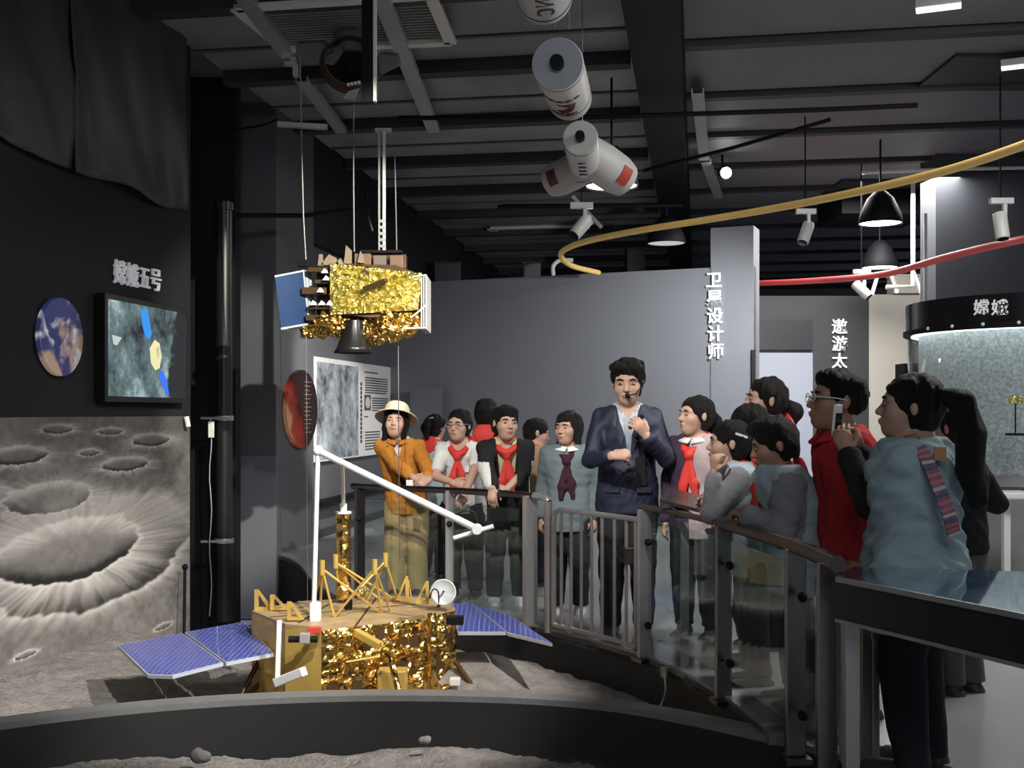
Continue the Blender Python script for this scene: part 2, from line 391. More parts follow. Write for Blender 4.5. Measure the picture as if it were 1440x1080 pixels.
# right part of the hall: door panel, dark wall with sign, beige wall, far wall
Yd = 16.0
def rect(name, x0, x1, y0, y1, Y, m, t=.1, kind='structure', parent=None, z0=None):
    a, b = P(x0, y1, Y), P(x1, y0, Y)
    mb = MB(); zz = a.z if z0 is None else z0
    mb.box(((a.x + b.x) / 2, Y + t / 2, (zz + b.z) / 2), (b.x - a.x, t, b.z - zz)); return build(name, mb, m, parent, False, kind=kind)
m_charcoal = mat('charcoal_wall_paint', (.045, .048, .055), .6, 0, .1, 2)
rect('wall_right_dark', 1040, 1222, 416, 0, Yd, m_charcoal, .15, z0=0)
rect('wall_right_beige', 1222, 1345, 414, 0, Yd, m_beige, .15, z0=0)
rect('door_2', 1056, 1143, 496, 0, Yd - .05, m_door, .04, z0=0)
rect('trim_5', 1056, 1143, 449, 492, Yd - .05, mat('dark_transom', (.03, .032, .038), .4), .04)
rect('wall_far', 300, 1500, 250, 0, 31.0, m_beam, .2, z0=0)
rect('wall_right_hall', 1330, 1700, 0, 0, 18.5, m_charcoal, .2, z0=0)
# ceiling slab, cross beams, long black duct
cz = CEIL
def hp(s, t, z): # hall coordinates: s along the hall axis, t across (from the left wall)
    return Vector((-3.05 + DX * s + DY * t, 6.78 + DY * s - DX * t, z))
mb = MB(); mb.prism([hp(-12, -1.6, cz), hp(-12, 13, cz), hp(26, 13, cz), hp(26, -1.6, cz)], (0, 0, .12))
ceil = build('ceiling', mb, m_ceil, smooth=False, kind='structure', origin=(0, 0, cz))
m_pan = mat('ceiling_panel_paint', (.18, .187, .215), .6, 0, .22, 1.5, .15, 9)
m_pan2 = mat('ceiling_panel_sheen', (.27, .28, .285), .5, 0, .6, 1.3, .45, 6)  # raised tone and mottle put ceiling light and reflective streaks into the colour
def cross(s, t0, t1, wd, dp, m, name='cross_beam', drop=0):
    mb = MB(); mb.prism([hp(s - wd / 2, t0, cz - dp - drop), hp(s + wd / 2, t0, cz - dp - drop), hp(s + wd / 2, t1, cz - dp - drop), hp(s - wd / 2, t1, cz - dp - drop)], (0, 0, dp))
    return build(name, mb, m, ceil, False)
s = 1.55; k = 0
while s < 22:
    cross(s, 0, 3.55, .16, .17, m_beam); cross(s + 1.12, 0, 3.55, .05, .075, m_ceil, 'purlin')
    for u0, u1 in ((.09, 1.08), (1.15, 1.66)):
        mb = MB(); mb.prism([hp(s + u0, 0, cz - .035), hp(s + u1, 0, cz - .06), hp(s + u1, 3.55, cz - .06), hp(s + u0, 3.55, cz - .035)], (0, 0, .03)); build('soffit_panel', mb, m_pan2, ceil, False)
    s += 1.75; k += 1
s = 1.6
while s < 22:
    cross(s, 4.0, 12.5, .12, .10, m_beam); s += 1.55
s = 1.6
for i in range(11):                                    # smooth boards of the lower soffit on the right
    a = 1.68 + i * 1.55
    mb = MB(); mb.prism([hp(a, 4.0, cz - .05), hp(a + 1.36, 4.0, cz - .05), hp(a + 1.36, 12.5, cz - .05), hp(a, 12.5, cz - .05)], (0, 0, .04)); build('soffit_panel', mb, m_pan, ceil, False)
mb = MB(); mb.prism([hp(-6, 3.60, cz - .32), hp(23, 3.60, cz - .32), hp(23, 3.98, cz - .32), hp(-6, 3.98, cz - .32)], (0, 0, .32))
build('black_duct', mb, m_black, ceil, False)
# large dark column and box duct at the upper right
rect('wall_right_column', 1316, 1480, 0, 0, 13.2, mat('column_paint', (.05, .055, .068), .6, 0, .1), .5, z0=0)
rect('trim_6', 1184, 1312, 262, 300, 15.0, m_black, 1.2)
rect('trim_7', 1184, 1300, 212, 256, 14.6, m_beam, 1.0)
# ------------------------------------------------------------------ things on the left wall
# dark drapes over the upper wall
def drape(px0, px1, z0, z1, label, seed):
    s0, s1 = wall_s(px0)[0], wall_s(px1)[0]; nx, nz = 46, 30
    S, Z = np.meshgrid(np.linspace(0, 1, nx), np.linspace(0, 1, nz), indexing='ij')
    p = np.stack([S * 5 + Z * 1.6 + seed, Z * 1.3, 0 * S + seed], -1)
    off = .05 + .16 * (fbm(p, 3, seed) - .4) * (1.1 - .5 * Z) + .015 * np.sin(S * 21 + 8 * Z + seed)
    zz = z0 + (z1 - z0) * Z + .02 * np.sin(S * 9 + seed) * (1 - Z)
    v = []
    for i in range(nx):
        for j in range(nz):
            v.append(wallpt(s0 + (s1 - s0) * S[i, j], zz[i, j], max(.02, off[i, j])))
    fs = [(i * nz + j, (i + 1) * nz + j, (i + 1) * nz + j + 1, i * nz + j + 1) for i in range(nx - 1) for j in range(nz - 1)]
    o = mesh_obj('drape', v, fs, m_cloth_d, None, smooth=True, origin=v[0], recalc=False)
    o.modifiers.new('s', 'SOLIDIFY').thickness = .012
    return tag(o, label, 'drape', 'dark drapes on the upper left wall')
drape(-260, 91, 3.06, 4.48, 'dark cloth drape on the upper left wall, at the photo edge', 3)
drape(93, 252, 3.05, 4.48, 'dark cloth drape high on the left wall, nearer the corner', 11)

# mural of lunar craters: a printed picture on a thin board
def px_to_wall(px, py):
    s, Y = wall_s(px); return s, HC + (HOR - py) * Y / F
ms0, ms1 = wall_s(-70)[0], wall_s(262)[0]; mz0, mz1 = -.42, 1.42
nS, nZ = 420, 300
S, Z = np.meshgrid(np.linspace(ms0, ms1, nS), np.linspace(mz0, mz1, nZ), indexing='ij')
pp = np.stack([S * 2.2, Z * 3.5, 0 * S], -1)
wob = fbm(pp * 1.6, 4, 21) - .47
fine = fbm(pp * 8, 4, 8) - .47
val = .40 + .35 * wob + .25 * fine
def sstep(a, b, x): t = np.clip((x - a) / (b - a), 0, 1); return t * t * (3 - 2 * t)
def crater(px, py, rx, ry, skirt=.9, k=1.0):
    """crater drawn in the print: lit far wall, dim bowl, ragged bright rim and streaked skirt"""
    global val
    s, z = px_to_wall(px, py); s2, _ = px_to_wall(px + rx, py); s3, _ = px_to_wall(px - rx, py)
    _, z2 = px_to_wall(px, py - ry); a = (s2 - s3) / 2; b = abs(z2 - z)
    u, v = (S - s) / a, (Z - z) / b; ang = np.arctan2(v, u)
    rg = vnoise(np.stack([np.cos(ang) * 5 + px, np.sin(ang) * 5, 0 * u], -1), 3) - .5 + .6 * (vnoise(np.stack([np.cos(ang) * 14 + px, np.sin(ang) * 14, 0 * u], -1), 9) - .5)
    r = np.sqrt(u * u + v * v) * (1 + .16 * rg + .10 * wob)
    st = vnoise(np.stack([ang * 16 + px, r * 1.6, 0 * u], -1), 6) * .6 + vnoise(np.stack([ang * 37, r * 2.5, 0 * u + 3], -1), 7) * .4
    wall = sstep(.35, .95, r) * sstep(-.15, .5, v)
    bowl = .40 + .16 * v + .42 * wall * (.45 + .9 * st) + .16 * fine
    bowl = bowl - .30 * sstep(.55, .98, r) * sstep(.15, -.5, v)
    t = (r - 1) / skirt
    sk = np.clip(1 - t, 0, 1) ** 1.3 * (.30 + .75 * st) * (.55 + .45 * sstep(.6, -.6, v))
    lower = .20 * np.clip(1 - t, 0, 1) * sstep(.0, .7, t) * (st < .45)
    out = val * (1 - .8 * np.clip(1 - t, 0, 1)) + (.80 * sk) * k + .28 * np.clip(1 - t, 0, 1) - lower
    rim = np.exp(-((r - 1.03) / .055) ** 2) * (.25 + .3 * st)
    m = sstep(1.02, .97, r)
    val = bowl * m + np.where(t < 1, out, val) * (1 - m) + rim * .6
for q in ((20, 640, 42, 13), (75, 603, 22, 7), (150, 606, 18, 5), (208, 618, 27, 9), (120, 636, 15, 5), (172, 652, 32, 10), (215, 690, 10, 4)): crater(*q)
crater(130, 775, 150, 78, .35, .7); crater(-20, 705, 44, 20, .6); crater(66, 700, 62, 22, .8); crater(100, 772, 97, 42, 1.5, 1.0); crater(225, 880, 12, 4); crater(30, 920, 16, 5)
top = np.clip((Z - .85) / .5, 0, 1)
val = val * (1 - .45 * top * (.5 + 1.0 * fbm(pp * 1.1, 3, 40)))
val = np.clip(val, .05, 1.05) ** 1.25 * .72
mv = []
for i in range(nS):
    for j in range(nZ): mv.append(tuple(wallpt(S[i, j], Z[i, j], .03)))
mfs = [(i * nZ + j, (i + 1) * nZ + j, (i + 1) * nZ + j + 1, i * nZ + j + 1) for i in range(nS - 1) for j in range(nZ - 1)]
m_mur = bpy.data.materials.new('mural_print'); m_mur.use_nodes = True
nt = m_mur.node_tree; bs = nt.nodes['Principled BSDF']; at = nt.nodes.new('ShaderNodeAttribute'); at.attribute_name = 'print'
nt.links.new(at.outputs['Color'], bs.inputs['Base Color']); bs.inputs['Roughness'].default_value = .7
mural = mesh_obj('crater_mural', mv, mfs, m_mur, None, smooth=False, origin=mv[0], recalc=False)
ca = mural.data.color_attributes.new('print', 'FLOAT_COLOR', 'POINT')
colr = np.stack([val * 1.0, val * .945, val * .875, np.ones_like(val)], -1).reshape(-1, 4)
ca.data.foreach_set('color', colr.ravel().astype(np.float32))
mural.modifiers.new('s', 'SOLIDIFY').thickness = .025
tag(mural, 'large printed mural of grey moon craters on the lower left wall', 'mural')

# television with an orbit picture
WX, WN = Vector((DX, DY, 0)), Vector((DY, -DX, 0))
def wbox(mb, pxs, z0, z1, o0, o1, mi=0):
    a, b = pxs
    mb.prism([wallpt(a, z0, o0), wallpt(b, z0, o0), wallpt(b, z1, o0), wallpt(a, z1, o0)], WN * (o1 - o0), mi)
ta, tzb = px_to_wall(131, 566); tb, _ = px_to_wall(249, 566); tzt = px_to_wall(133, 412)[1]
tzb = px_to_wall(131, 565)[1]
tv = empty('television', wallpt((ta + tb) / 2, tzb, .05), 'wall-mounted black television showing a probe over the moon', 'television')
mb = MB(); wbox(mb, (ta, tb), tzb, tzt, .02, .09); build('frame', mb, mat('tv_black', (.008, .008, .009), .3), tv, False, bevel=.004)
m_scr = bpy.data.materials.new('screen_picture'); m_scr.use_nodes = True; nt = m_scr.node_tree; b = nt.nodes['Principled BSDF']
tc = nt.nodes.new('ShaderNodeTexCoord'); n1 = nt.nodes.new('ShaderNodeTexNoise'); n1.inputs['Scale'].default_value = 2.6; n1.inputs['Detail'].default_value = 8; n1.inputs['Roughness'].default_value = .7
nt.links.new(tc.outputs['Object'], n1.inputs['Vector']); cr = nt.nodes.new('ShaderNodeValToRGB')
cr.color_ramp.elements[0].position = .36; cr.color_ramp.elements[0].color = (.004, .006, .008, 1); cr.color_ramp.elements[1].position = .72; cr.color_ramp.elements[1].color = (.42, .52, .52, 1)
e = cr.color_ramp.elements.new(.52); e.color = (.085, .13, .135, 1)
sx = nt.nodes.new('ShaderNodeSeparateXYZ'); nt.links.new(tc.outputs['Object'], sx.inputs[0])
n3 = nt.nodes.new('ShaderNodeTexNoise'); n3.inputs['Scale'].default_value = 3.5; n3.inputs['Detail'].default_value = 5; nt.links.new(tc.outputs['Object'], n3.inputs['Vector'])
k1 = nt.nodes.new('ShaderNodeMath'); k1.operation = 'MULTIPLY_ADD'; k1.inputs[1].default_value = .9; nt.links.new(n3.outputs['Fac'], k1.inputs[0]); nt.links.new(sx.outputs['Y'], k1.inputs[2])
k2 = nt.nodes.new('ShaderNodeMapRange'); k2.inputs[1].default_value = .80; k2.inputs[2].default_value = 1.0; k2.inputs[3].default_value = 0.0; k2.inputs[4].default_value = .5; nt.links.new(k1.outputs[0], k2.inputs[0])
k3 = nt.nodes.new('ShaderNodeMath'); k3.operation = 'SUBTRACT'; nt.links.new(n1.outputs['Fac'], k3.inputs[0]); nt.links.new(k2.outputs[0], k3.inputs[1])
nt.links.new(k3.outputs[0], cr.inputs[0]); nt.links.new(cr.outputs[0], b.inputs['Emission Color']); b.inputs['Emission Strength'].default_value = 1.1
b.inputs['Base Color'].default_value = (.01, .01, .01, 1); b.inputs['Roughness'].default_value = .25
mg = .03 * (tb - ta)
mb = MB(); wbox(mb, (ta + mg, tb - mg), tzb + .04, tzt - .04, .088, .0925); scr = build('screen', mb, m_scr, tv, False)
def scr_poly(pts, mname, col, es, nm):
    mb = MB(); q = []
    for px, py in pts:
        s_, z_ = px_to_wall(px, py); q.append(wallpt(s_, z_, .093))
    mb.prism(q, WN * .001); build(nm, mb, mat(mname, (.01, .01, .01), .3, emit=col, estr=es), scr, False)
scr_poly([(181, 437), (186, 433), (192, 441), (197, 470), (194, 477), (188, 474), (183, 455)], 'screen_blue', (.02, .25, .75), .9, 'solar_panel_picture')
scr_poly([(208, 523), (213, 521), (219, 538), (222, 556), (217, 554), (210, 538)], 'screen_blue2', (.02, .15, .85), .9, 'solar_panel_picture')
scr_poly([(194, 490), (201, 478), (208, 483), (211, 502), (208, 518), (202, 521), (196, 511)], 'screen_gold', (.72, .68, .38), .9, 'probe_picture')
scr_poly([(203, 490), (207, 487), (208, 500), (205, 506)], 'screen_dark', (.02, .03, .02), .5, 'probe_picture')
scr_poly([(140, 471), (154, 475), (147, 486), (142, 484)], 'screen_pale', (.5, .58, .55), .8, 'module_picture')
# Earth disc
es_, ez_ = px_to_wall(77, 474); er = abs(px_to_wall(77, 419)[1] - ez_)
mb = MB(); mb.lathe([(er, .0), (er, .03), (er * .985, .034)], wallpt(es_, ez_, .02), WN, 48)
m_earth = bpy.data.materials.new('earth_print'); m_earth.use_nodes = True; nt = m_earth.node_tree; b = nt.nodes['Principled BSDF']
tc = nt.nodes.new('ShaderNodeTexCoord')
na = nt.nodes.new('ShaderNodeTexNoise'); na.inputs['Scale'].default_value = 3.2; na.inputs['Detail'].default_value = 6
nb = nt.nodes.new('ShaderNodeTexNoise'); nb.inputs['Scale'].default_value = 6; nb.inputs['Detail'].default_value = 8; nb.inputs['Distortion'].default_value = 1.2
for q in (na, nb): nt.links.new(tc.outputs['Object'], q.inputs['Vector'])
c1 = nt.nodes.new('ShaderNodeValToRGB'); c1.color_ramp.elements[0].position = .46; c1.color_ramp.elements[0].color = (.03, .035, .13, 1); c1.color_ramp.elements[1].position = .52; c1.color_ramp.elements[1].color = (.36, .26, .19, 1)
c2 = nt.nodes.new('ShaderNodeValToRGB'); c2.color_ramp.elements[0].position = .52; c2.color_ramp.elements[1].position = .68
mx = nt.nodes.new('ShaderNodeMix'); mx.data_type = 'RGBA'; mx.inputs[7].default_value = (.55, .57, .66, 1)
nt.links.new(na.outputs['Fac'], c1.inputs[0]); nt.links.new(nb.outputs['Fac'], c2.inputs[0]); nt.links.new(c2.outputs[0], mx.inputs[0]); nt.links.new(c1.outputs[0], mx.inputs[6]); nt.links.new(mx.outputs[2], b.inputs['Base Color'])
sx = nt.nodes.new('ShaderNodeSeparateXYZ'); nt.links.new(tc.outputs['Object'], sx.inputs[0]); k2 = nt.nodes.new('ShaderNodeMapRange'); k2.inputs[1].default_value = .10; k2.inputs[2].default_value = .34; k2.inputs[3].default_value = 1; k2.inputs[4].default_value = .02; nt.links.new(sx.outputs['Y'], k2.inputs[0])
mm = nt.nodes.new('ShaderNodeMix'); mm.data_type = 'RGBA'; mm.inputs[6].default_value = (.004, .004, .008, 1); nt.links.new(k2.outputs[0], mm.inputs[0]); nt.links.new(mx.outputs[2], mm.inputs[7]); nt.links.new(mm.outputs[2], b.inputs['Base Color'])
nt.links.new(mm.outputs[2], b.inputs['Emission Color']); b.inputs['Emission Strength'].default_value = .35
build('earth_disc', mb, m_earth, label='round picture disc of planet Earth on the black wall', cat='wall disc')
# sign 嫦娥五号
s0, z0 = px_to_wall(188, 388)
sg = empty('wall_sign', wallpt(s0, z0, .03), 'white four-character sign above the television', 'sign')
for ch, px, py in zip('嫦娥五号', (163, 181, 198, 214), (383, 387, 391, 394)):
    a_, b_ = px_to_wall(px, py); text_part(ch, .185, wallpt(a_, b_, .03), WX, (0, 0, 1), m_letter, sg, .02, .004, squash=.95)
# standpipe beside the mural, horizontal pipe, bracket
Yp = 9.9
pa, pb = P(315, 290, Yp), P(315, 900, Yp)
pipe = empty('standpipe', (pa.x, Yp, 0), 'thick black vertical standpipe in the corner beside the mural', 'pipe')
mb = MB(); mb.cyl((pa.x, Yp, -.36), (pa.x, Yp, pa.z), .074, 20); build('pipe_run', mb, mat('pipe_black', (.012, .012, .014), .35, 0, .2), pipe)
mb = MB(); mb.cyl((pa.x, Yp, pa.z - .04), (pa.x, Yp, pa.z + .03), .088, 20); build('cap', mb, mat('pipe_black'), pipe)
for py in (588, 760):
    z_ = P(0, py, Yp).z
    mb = MB(); mb.cyl((pa.x, Yp, z_ - .02), (pa.x, Yp, z_ + .02), .084, 20); mb.box((pa.x - .05, Yp - .08, z_), (.26, .012, .02)); build('pipe_clamp', mb, m_galv, pipe)
mb = MB(); q = [P(296, 590, Yp - .12) + Vector((.01 * math.sin(i * 1.3), 0, -i * .13)) for i in range(14)]; mb.tube(q, .006, 6); build('hanging_cable', mb, m_galv, label='thin pale cable hanging beside the black standpipe', cat='cable')
mb = MB(); mb.box(P(297, 604, Yp - .13), (.05, .03, .14)); build('cable_box', mb, m_white, label='small white junction box on the cable by the standpipe', cat='box', bevel=.006)
mb = MB(); mb.tube([P(330, 303, 10.4), P(430, 303, 10.6), P(520, 292, 10.9)], .022, 8); mb.tube([P(516, 262, 10.9), P(516, 300, 10.9), P(524, 325, 10.9)], .012, 6)
build('wall_pipe', mb, m_black, label='thin black horizontal pipe running behind the hanging module wires', cat='pipe')
mb = MB(); mb.tube([P(262, 586, 9.1), P(265, 600, 9.1)], .02, 8); build('wall_clip', mb, m_white, label='small white clip at the top corner of the mural', cat='clip')
mb = MB(); a_, b_ = px_to_wall(240, 797); a2, b2 = px_to_wall(235, 893); mb.tube([wallpt(a_, b_, .12), wallpt(a2, b2 - .1, .14)], .013, 8); mb.sphere(wallpt(a_, b_, .12), .025)
build('marker_rod', mb, m_black, label='thin black rod with a knob standing before the mural', cat='rod')

# red oval panel on the pillar
a_, b_ = px_to_wall(418.5, 575); hr = abs(px_to_wall(418.5, 520)[1] - b_)
sL, sR = px_to_wall(397, 575)[0], px_to_wall(441, 575)[0]
m_red = bpy.data.materials.new('red_planet_print'); m_red.use_nodes = True; nt = m_red.node_tree; b = nt.nodes['Principled BSDF']
tc = nt.nodes.new('ShaderNodeTexCoord'); sp = nt.nodes.new('ShaderNodeSeparateXYZ'); nt.links.new(tc.outputs['Object'], sp.inputs[0])
mr = nt.nodes.new('ShaderNodeMapRange'); mr.inputs[1].default_value = -.45; mr.inputs[2].default_value = .55
ns = nt.nodes.new('ShaderNodeTexNoise'); ns.inputs['Scale'].default_value = 5; ns.inputs['Detail'].default_value = 6; nt.links.new(tc.outputs['Object'], ns.inputs['Vector'])
m1 = nt.nodes.new('ShaderNodeMath'); m1.operation = 'MULTIPLY_ADD'; m1.inputs[1].default_value = .75; nt.links.new(ns.outputs['Fac'], m1.inputs[0])
m0 = nt.nodes.new('ShaderNodeMath'); m0.operation = 'MULTIPLY_ADD'; m0.inputs[1].default_value = 1.3; nt.links.new(sp.outputs['Y'], m0.inputs[0])
m2 = nt.nodes.new('ShaderNodeMath'); m2.operation = 'MULTIPLY'; m2.inputs[1].default_value = .8; nt.links.new(sp.outputs['Z'], m2.inputs[0]); nt.links.new(m2.outputs[0], m0.inputs[2])
nt.links.new(m0.outputs[0], m1.inputs[2]); nt.links.new(m1.outputs[0], mr.inputs[0])
cr = nt.nodes.new('ShaderNodeValToRGB'); els = cr.color_ramp.elements
els[0].position = .18; els[0].color = (.6, .32, .16, 1); els[1].position = .92; els[1].color = (.012, .006, .006, 1)
for p_, c_ in ((.30, (.42, .06, .02, 1)), (.55, (.22, .015, .008, 1)), (.74, (.03, .005, .004, 1))):
    e = els.new(p_); e.color = c_
nt.links.new(mr.outputs[0], cr.inputs[0]); nt.links.new(cr.outputs[0], b.inputs['Base Color']); nt.links.new(cr.outputs[0], b.inputs['Emission Color']); b.inputs['Emission Strength'].default_value = .12; b.inputs['Roughness'].default_value = .3
mb = MB(); n = 48; c0 = wallpt((sL + sR) / 2, b_, .005)
mb.prism([c0 + WX * (math.cos(2 * math.pi * i / n) * (sR - sL) / 2) + Vector((0, 0, math.sin(2 * math.pi * i / n) * hr)) for i in range(n)], WN * .04)
ov = empty('oval_panel', c0 - Vector((0, 0, hr)), 'dark red oval picture panel on the grey pillar', 'wall panel')
o_ = build('picture_face', mb, m_red, ov, False); 
o_.data.transform(Matrix.Translation(Vector((0, 0, -hr)))); o_.location = (0, 0, hr)
for i in range(13):                                     # fine caption lines
    z_ = b_ + .28 - i * .044
    mb = MB(); wbox(mb, ((sL + sR) / 2 + .05, (sL + sR) / 2 + .27 - .03 * (i % 3)), z_, z_ + .007, .0455, .0465); build('caption_line', mb, mat('caption_grey', (.16, .12, .12), .6), ov, False)

# poster board beyond the pillar
OFF = -.10
def pw(px, py):                                          # on the poster wall plane
    a = (px - 720.0) / F; k = DX / DY; x0 = -3.05 + DY * OFF; y0 = 6.78 - DX * OFF
    Y = (x0 - y0 * k) / (a - k); return (Y - y0) / DY, HC + (HOR - py) * Y / F
pA, pzT = pw(436, 498); pB, _ = pw(547, 517); pzB = pw(441, 650)[1]; pzT = pw(547, 517)[1]
po = empty('poster_board', wallpt(pA, pzB, OFF), 'white information board with a grey moon photograph beside the pillar', 'poster')
mb = MB(); wbox(mb, (pA, pB), pzB, pzT, OFF + .0, OFF + .04); build('board', mb, mat('board_white', (.68, .69, .68), .5), po, False)
m_moon = bpy.data.materials.new('moon_photo'); m_moon.use_nodes = True; nt = m_moon.node_tree; b = nt.nodes['Principled BSDF']; tc = nt.nodes.new('ShaderNodeTexCoord')
n1 = nt.nodes.new('ShaderNodeTexNoise'); n1.inputs['Scale'].default_value = 3; n1.inputs['Detail'].default_value = 9; n1.inputs['Roughness'].default_value = .68; nt.links.new(tc.outputs['Object'], n1.inputs['Vector'])
cr = nt.nodes.new('ShaderNodeValToRGB'); cr.color_ramp.elements[0].position = .36; cr.color_ramp.elements[0].color = (.035, .045, .06, 1); cr.color_ramp.elements[1].position = .66; cr.color_ramp.elements[1].color = (.55, .62, .68, 1)
nt.links.new(n1.outputs['Fac'], cr.inputs[0]); nt.links.new(cr.outputs[0], b.inputs['Base Color'])
q0, q1 = pw(441, 0)[0], pw(499, 0)[0]
zt, zb = pw(499, 516)[1], pw(499, 640)[1]
mb = MB(); wbox(mb, (pA + .1, q1), zb, zt, OFF + .04, OFF + .044); build('moon_photograph', mb, m_moon, po, False)
m_ink = mat('print_ink', (.07, .07, .075), .7)
def lines(px0, px1, py0, py1, n, seed):
    r = random.Random(seed)
    for i in range(n):
        a, z = pw(px0, py0); c, zz = pw(px1, py0); z1 = pw(px0, py1)[1]; z_ = z + (z1 - z) * i / max(1, n - 1)
        x = a
        mb = MB()
        end = c - (r.random() * .4 * (c - a) if i == n - 1 else 0)
        wbox(mb, (x, end), z_ - .008, z_ + .008, OFF + .04, OFF + .0425)
        build('text_line', mb, m_ink, po, False)
lines(509, 541, 531, 552, 7, 1); lines(519, 541, 560, 577, 6, 2); lines(509, 530, 608, 632, 7, 3); lines(508, 529, 523, 523, 1, 4); lines(508, 515, 586, 586, 1, 5)
mb = MB(); a_, z_ = pw(508, 555); c_, z2 = pw(517, 577); wbox(mb, (a_, c_), z2, z_, OFF + .04, OFF + .043); th = build('thumbnail_picture', mb, m_ink, po, False)
mb = MB(); cc = wallpt((a_ + c_) / 2, (z_ + z2) / 2, OFF + .044); mb.prism([cc + WX * math.cos(t * .5236) * (c_ - a_) * .38 + Vector((0, 0, math.sin(t * .5236) * (z_ - z2) * .38)) for t in range(12)], WN * .002); build('moon_disc_picture', mb, mat('thumb_grey', (.5, .5, .5), .7), th, False)
for i in range(14):
    a_, z_ = pw(503, 540 + i * 6.2); mb = MB(); wbox(mb, (a_ - .02, a_ + .05), z_ - .022, z_ + .022, OFF + .04, OFF + .0425); build('caption_mark', mb, m_ink, po, False)
# low black shelf rail and curved skirting beneath the poster
mb = MB(); wbox(mb, (pw(441, 0)[0] - .1, pw(545, 0)[0]), .42, .47, OFF, OFF + .12); build('wall_rail', mb, m_black, None, False, 'long thin black shelf rail below the moon poster', 'rail')
mb = MB(); wbox(mb, (pw(441, 0)[0] - .1, 9.4), 0.0, .13, OFF, OFF + .03); build('baseboard_left', mb, m_beam, None, False, kind='structure')

# sign 卫星设计师 on the back wall pillar
Xb = d; zz0 = P(1005, 400, 13.75)
sg = empty('wall_sign', (zz0.x, zz0.y, 2.0), 'white five-character vertical sign on the grey back wall', 'sign')
for i, ch in enumerate('卫星设计师'):
    px, py = 1004.5 + i * .75, 394 + i * 25
    a = (px - 720) / F; # intersect the pillar face
    p0 = pr + BN * .02
    Yq = (p0.x * BN.x + p0.y * BN.y) / (a * BN.x + BN.y)
    text_part(ch, .205, Vector((a * Yq, Yq, HC + (HOR - py) * Yq / F)) + BN * .02, d, (0, 0, 1), m_letter, sg, .03, .016)
# sign 遨游太 on the dark wall
zz0 = P(1181, 480, Yd - .02)
sg = empty('wall_sign', (zz0.x, zz0.y, 1.9), 'white three-character vertical sign on the charcoal wall', 'sign')
for i, ch in enumerate('遨游太'):
    text_part(ch, .225, P(1180.5, 459 + i * 24, Yd - .02), (1, 0, 0), (0, 0, 1), m_letter, sg, .03, .013)
# ------------------------------------------------------------------ lunar lander model in the pit
m_gold = foil('gold_foil', (.78, .52, .16), .24, 15, .8)
m_goldb = foil('bright_gold_foil', (1.0, .82, .32), .32, 30, 1.0)
m_goldp = mat('gold_panel', (.60, .40, .10), .40, .35, .15, 5, .15, 25)
m_deck = mat('gold_deck', (.46, .33, .18), .5, .3, .4, 9, .3, 30)
m_bronze = mat('bronze_strut', (.10, .055, .025), .45, .5, .2, 9)
m_cell = None
def cell_mat(name, c1=(.06, .08, .42), c2=(.045, .06, .34), line=(.45, .5, .68), sc=16):
    m = bpy.data.materials.new(name); m.use_nodes = True; nt = m.node_tree; b = nt.nodes['Principled BSDF']
    tc = nt.nodes.new('ShaderNodeTexCoord'); br = nt.nodes.new('ShaderNodeTexBrick'); br.offset = 0
    br.inputs['Color1'].default_value = (*c1, 1); br.inputs['Color2'].default_value = (*c2, 1); br.inputs['Mortar'].default_value = (*line, 1)
    br.inputs['Scale'].default_value = sc; br.inputs['Mortar Size'].default_value = .022; br.inputs['Row Height'].default_value = .5; br.inputs['Brick Width'].default_value = .5
    nt.links.new(tc.outputs['Object'], br.inputs['Vector']); nt.links.new(br.outputs['Color'], b.inputs['Base Color'])
    b.inputs['Roughness'].default_value = .28; b.inputs['Coat Weight'].default_value = .4
    return m
m_cell = cell_mat('solar_cells')
ZT = .27
def T(px, py, z=ZT):                                    # a point on a level plane
    Y = (HC - z) * F / (py - HOR); return Vector(((px - 720) * Y / F, Y, z))
lander = empty('lunar_lander', (-.95, 6.75, -.25), 'gold foil moon lander model with deck truss and robotic arm in the pit', 'lander')
oct_ = [T(354, 859), T(401, 878), T(452, 883), T(600, 865), T(640, 855), T(612, 842), T(560, 838), T(418, 846)]
bz = -.20
def crumple(quads, res, amp, seed, sc=9):
    """list of quads (4 corners) -> dense displaced patch"""
    mb = MB()
    for Q in quads:
        a, b, c, d_ = [Vector(q) for q in Q]; nn = (b - a).cross(d_ - a).normalized()
        nu = max(2, int((b - a).length / res)); nv = max(2, int((d_ - a).length / res))
        U, V = np.meshgrid(np.linspace(0, 1, nu + 1), np.linspace(0, 1, nv + 1), indexing='ij')
        A = np.array(a)[None, None]; pts = A + U[..., None] * np.array(b - a) + V[..., None] * np.array(d_ - a) + (U * V)[..., None] * np.array((c - b) - (d_ - a))
        rid = 1 - np.abs(2 * vnoise(pts * sc + seed, seed) - 1); r2 = 1 - np.abs(2 * vnoise(pts * sc * 2.3 + 7, seed + 3) - 1)
        edge = np.minimum(np.minimum(U, 1 - U), np.minimum(V, 1 - V)); fade = np.clip(edge * 12, 0, 1)
        pts = pts + (amp * (rid ** 3 + .5 * r2 ** 3 - .5) * fade)[..., None] * np.array(nn)
        vs = [Vector(q) for q in pts.reshape(-1, 3)]
        mb.add(vs, [(i * (nv + 1) + j, (i + 1) * (nv + 1) + j, (i + 1) * (nv + 1) + j + 1, i * (nv + 1) + j + 1) for i in range(nu) for j in range(nv)])
    return mb
def side(i, j, z0, z1):
    a, b = oct_[i], oct_[j]; return [Vector((a.x, a.y, z0)), Vector((b.x, b.y, z0)), Vector((b.x, b.y, z1)), Vector((a.x, a.y, z1))]
def build_raw(name, mb, m, parent, smooth=True):
    return mesh_obj(name, mb.v, mb.f, m, parent, smooth=smooth, recalc=False)
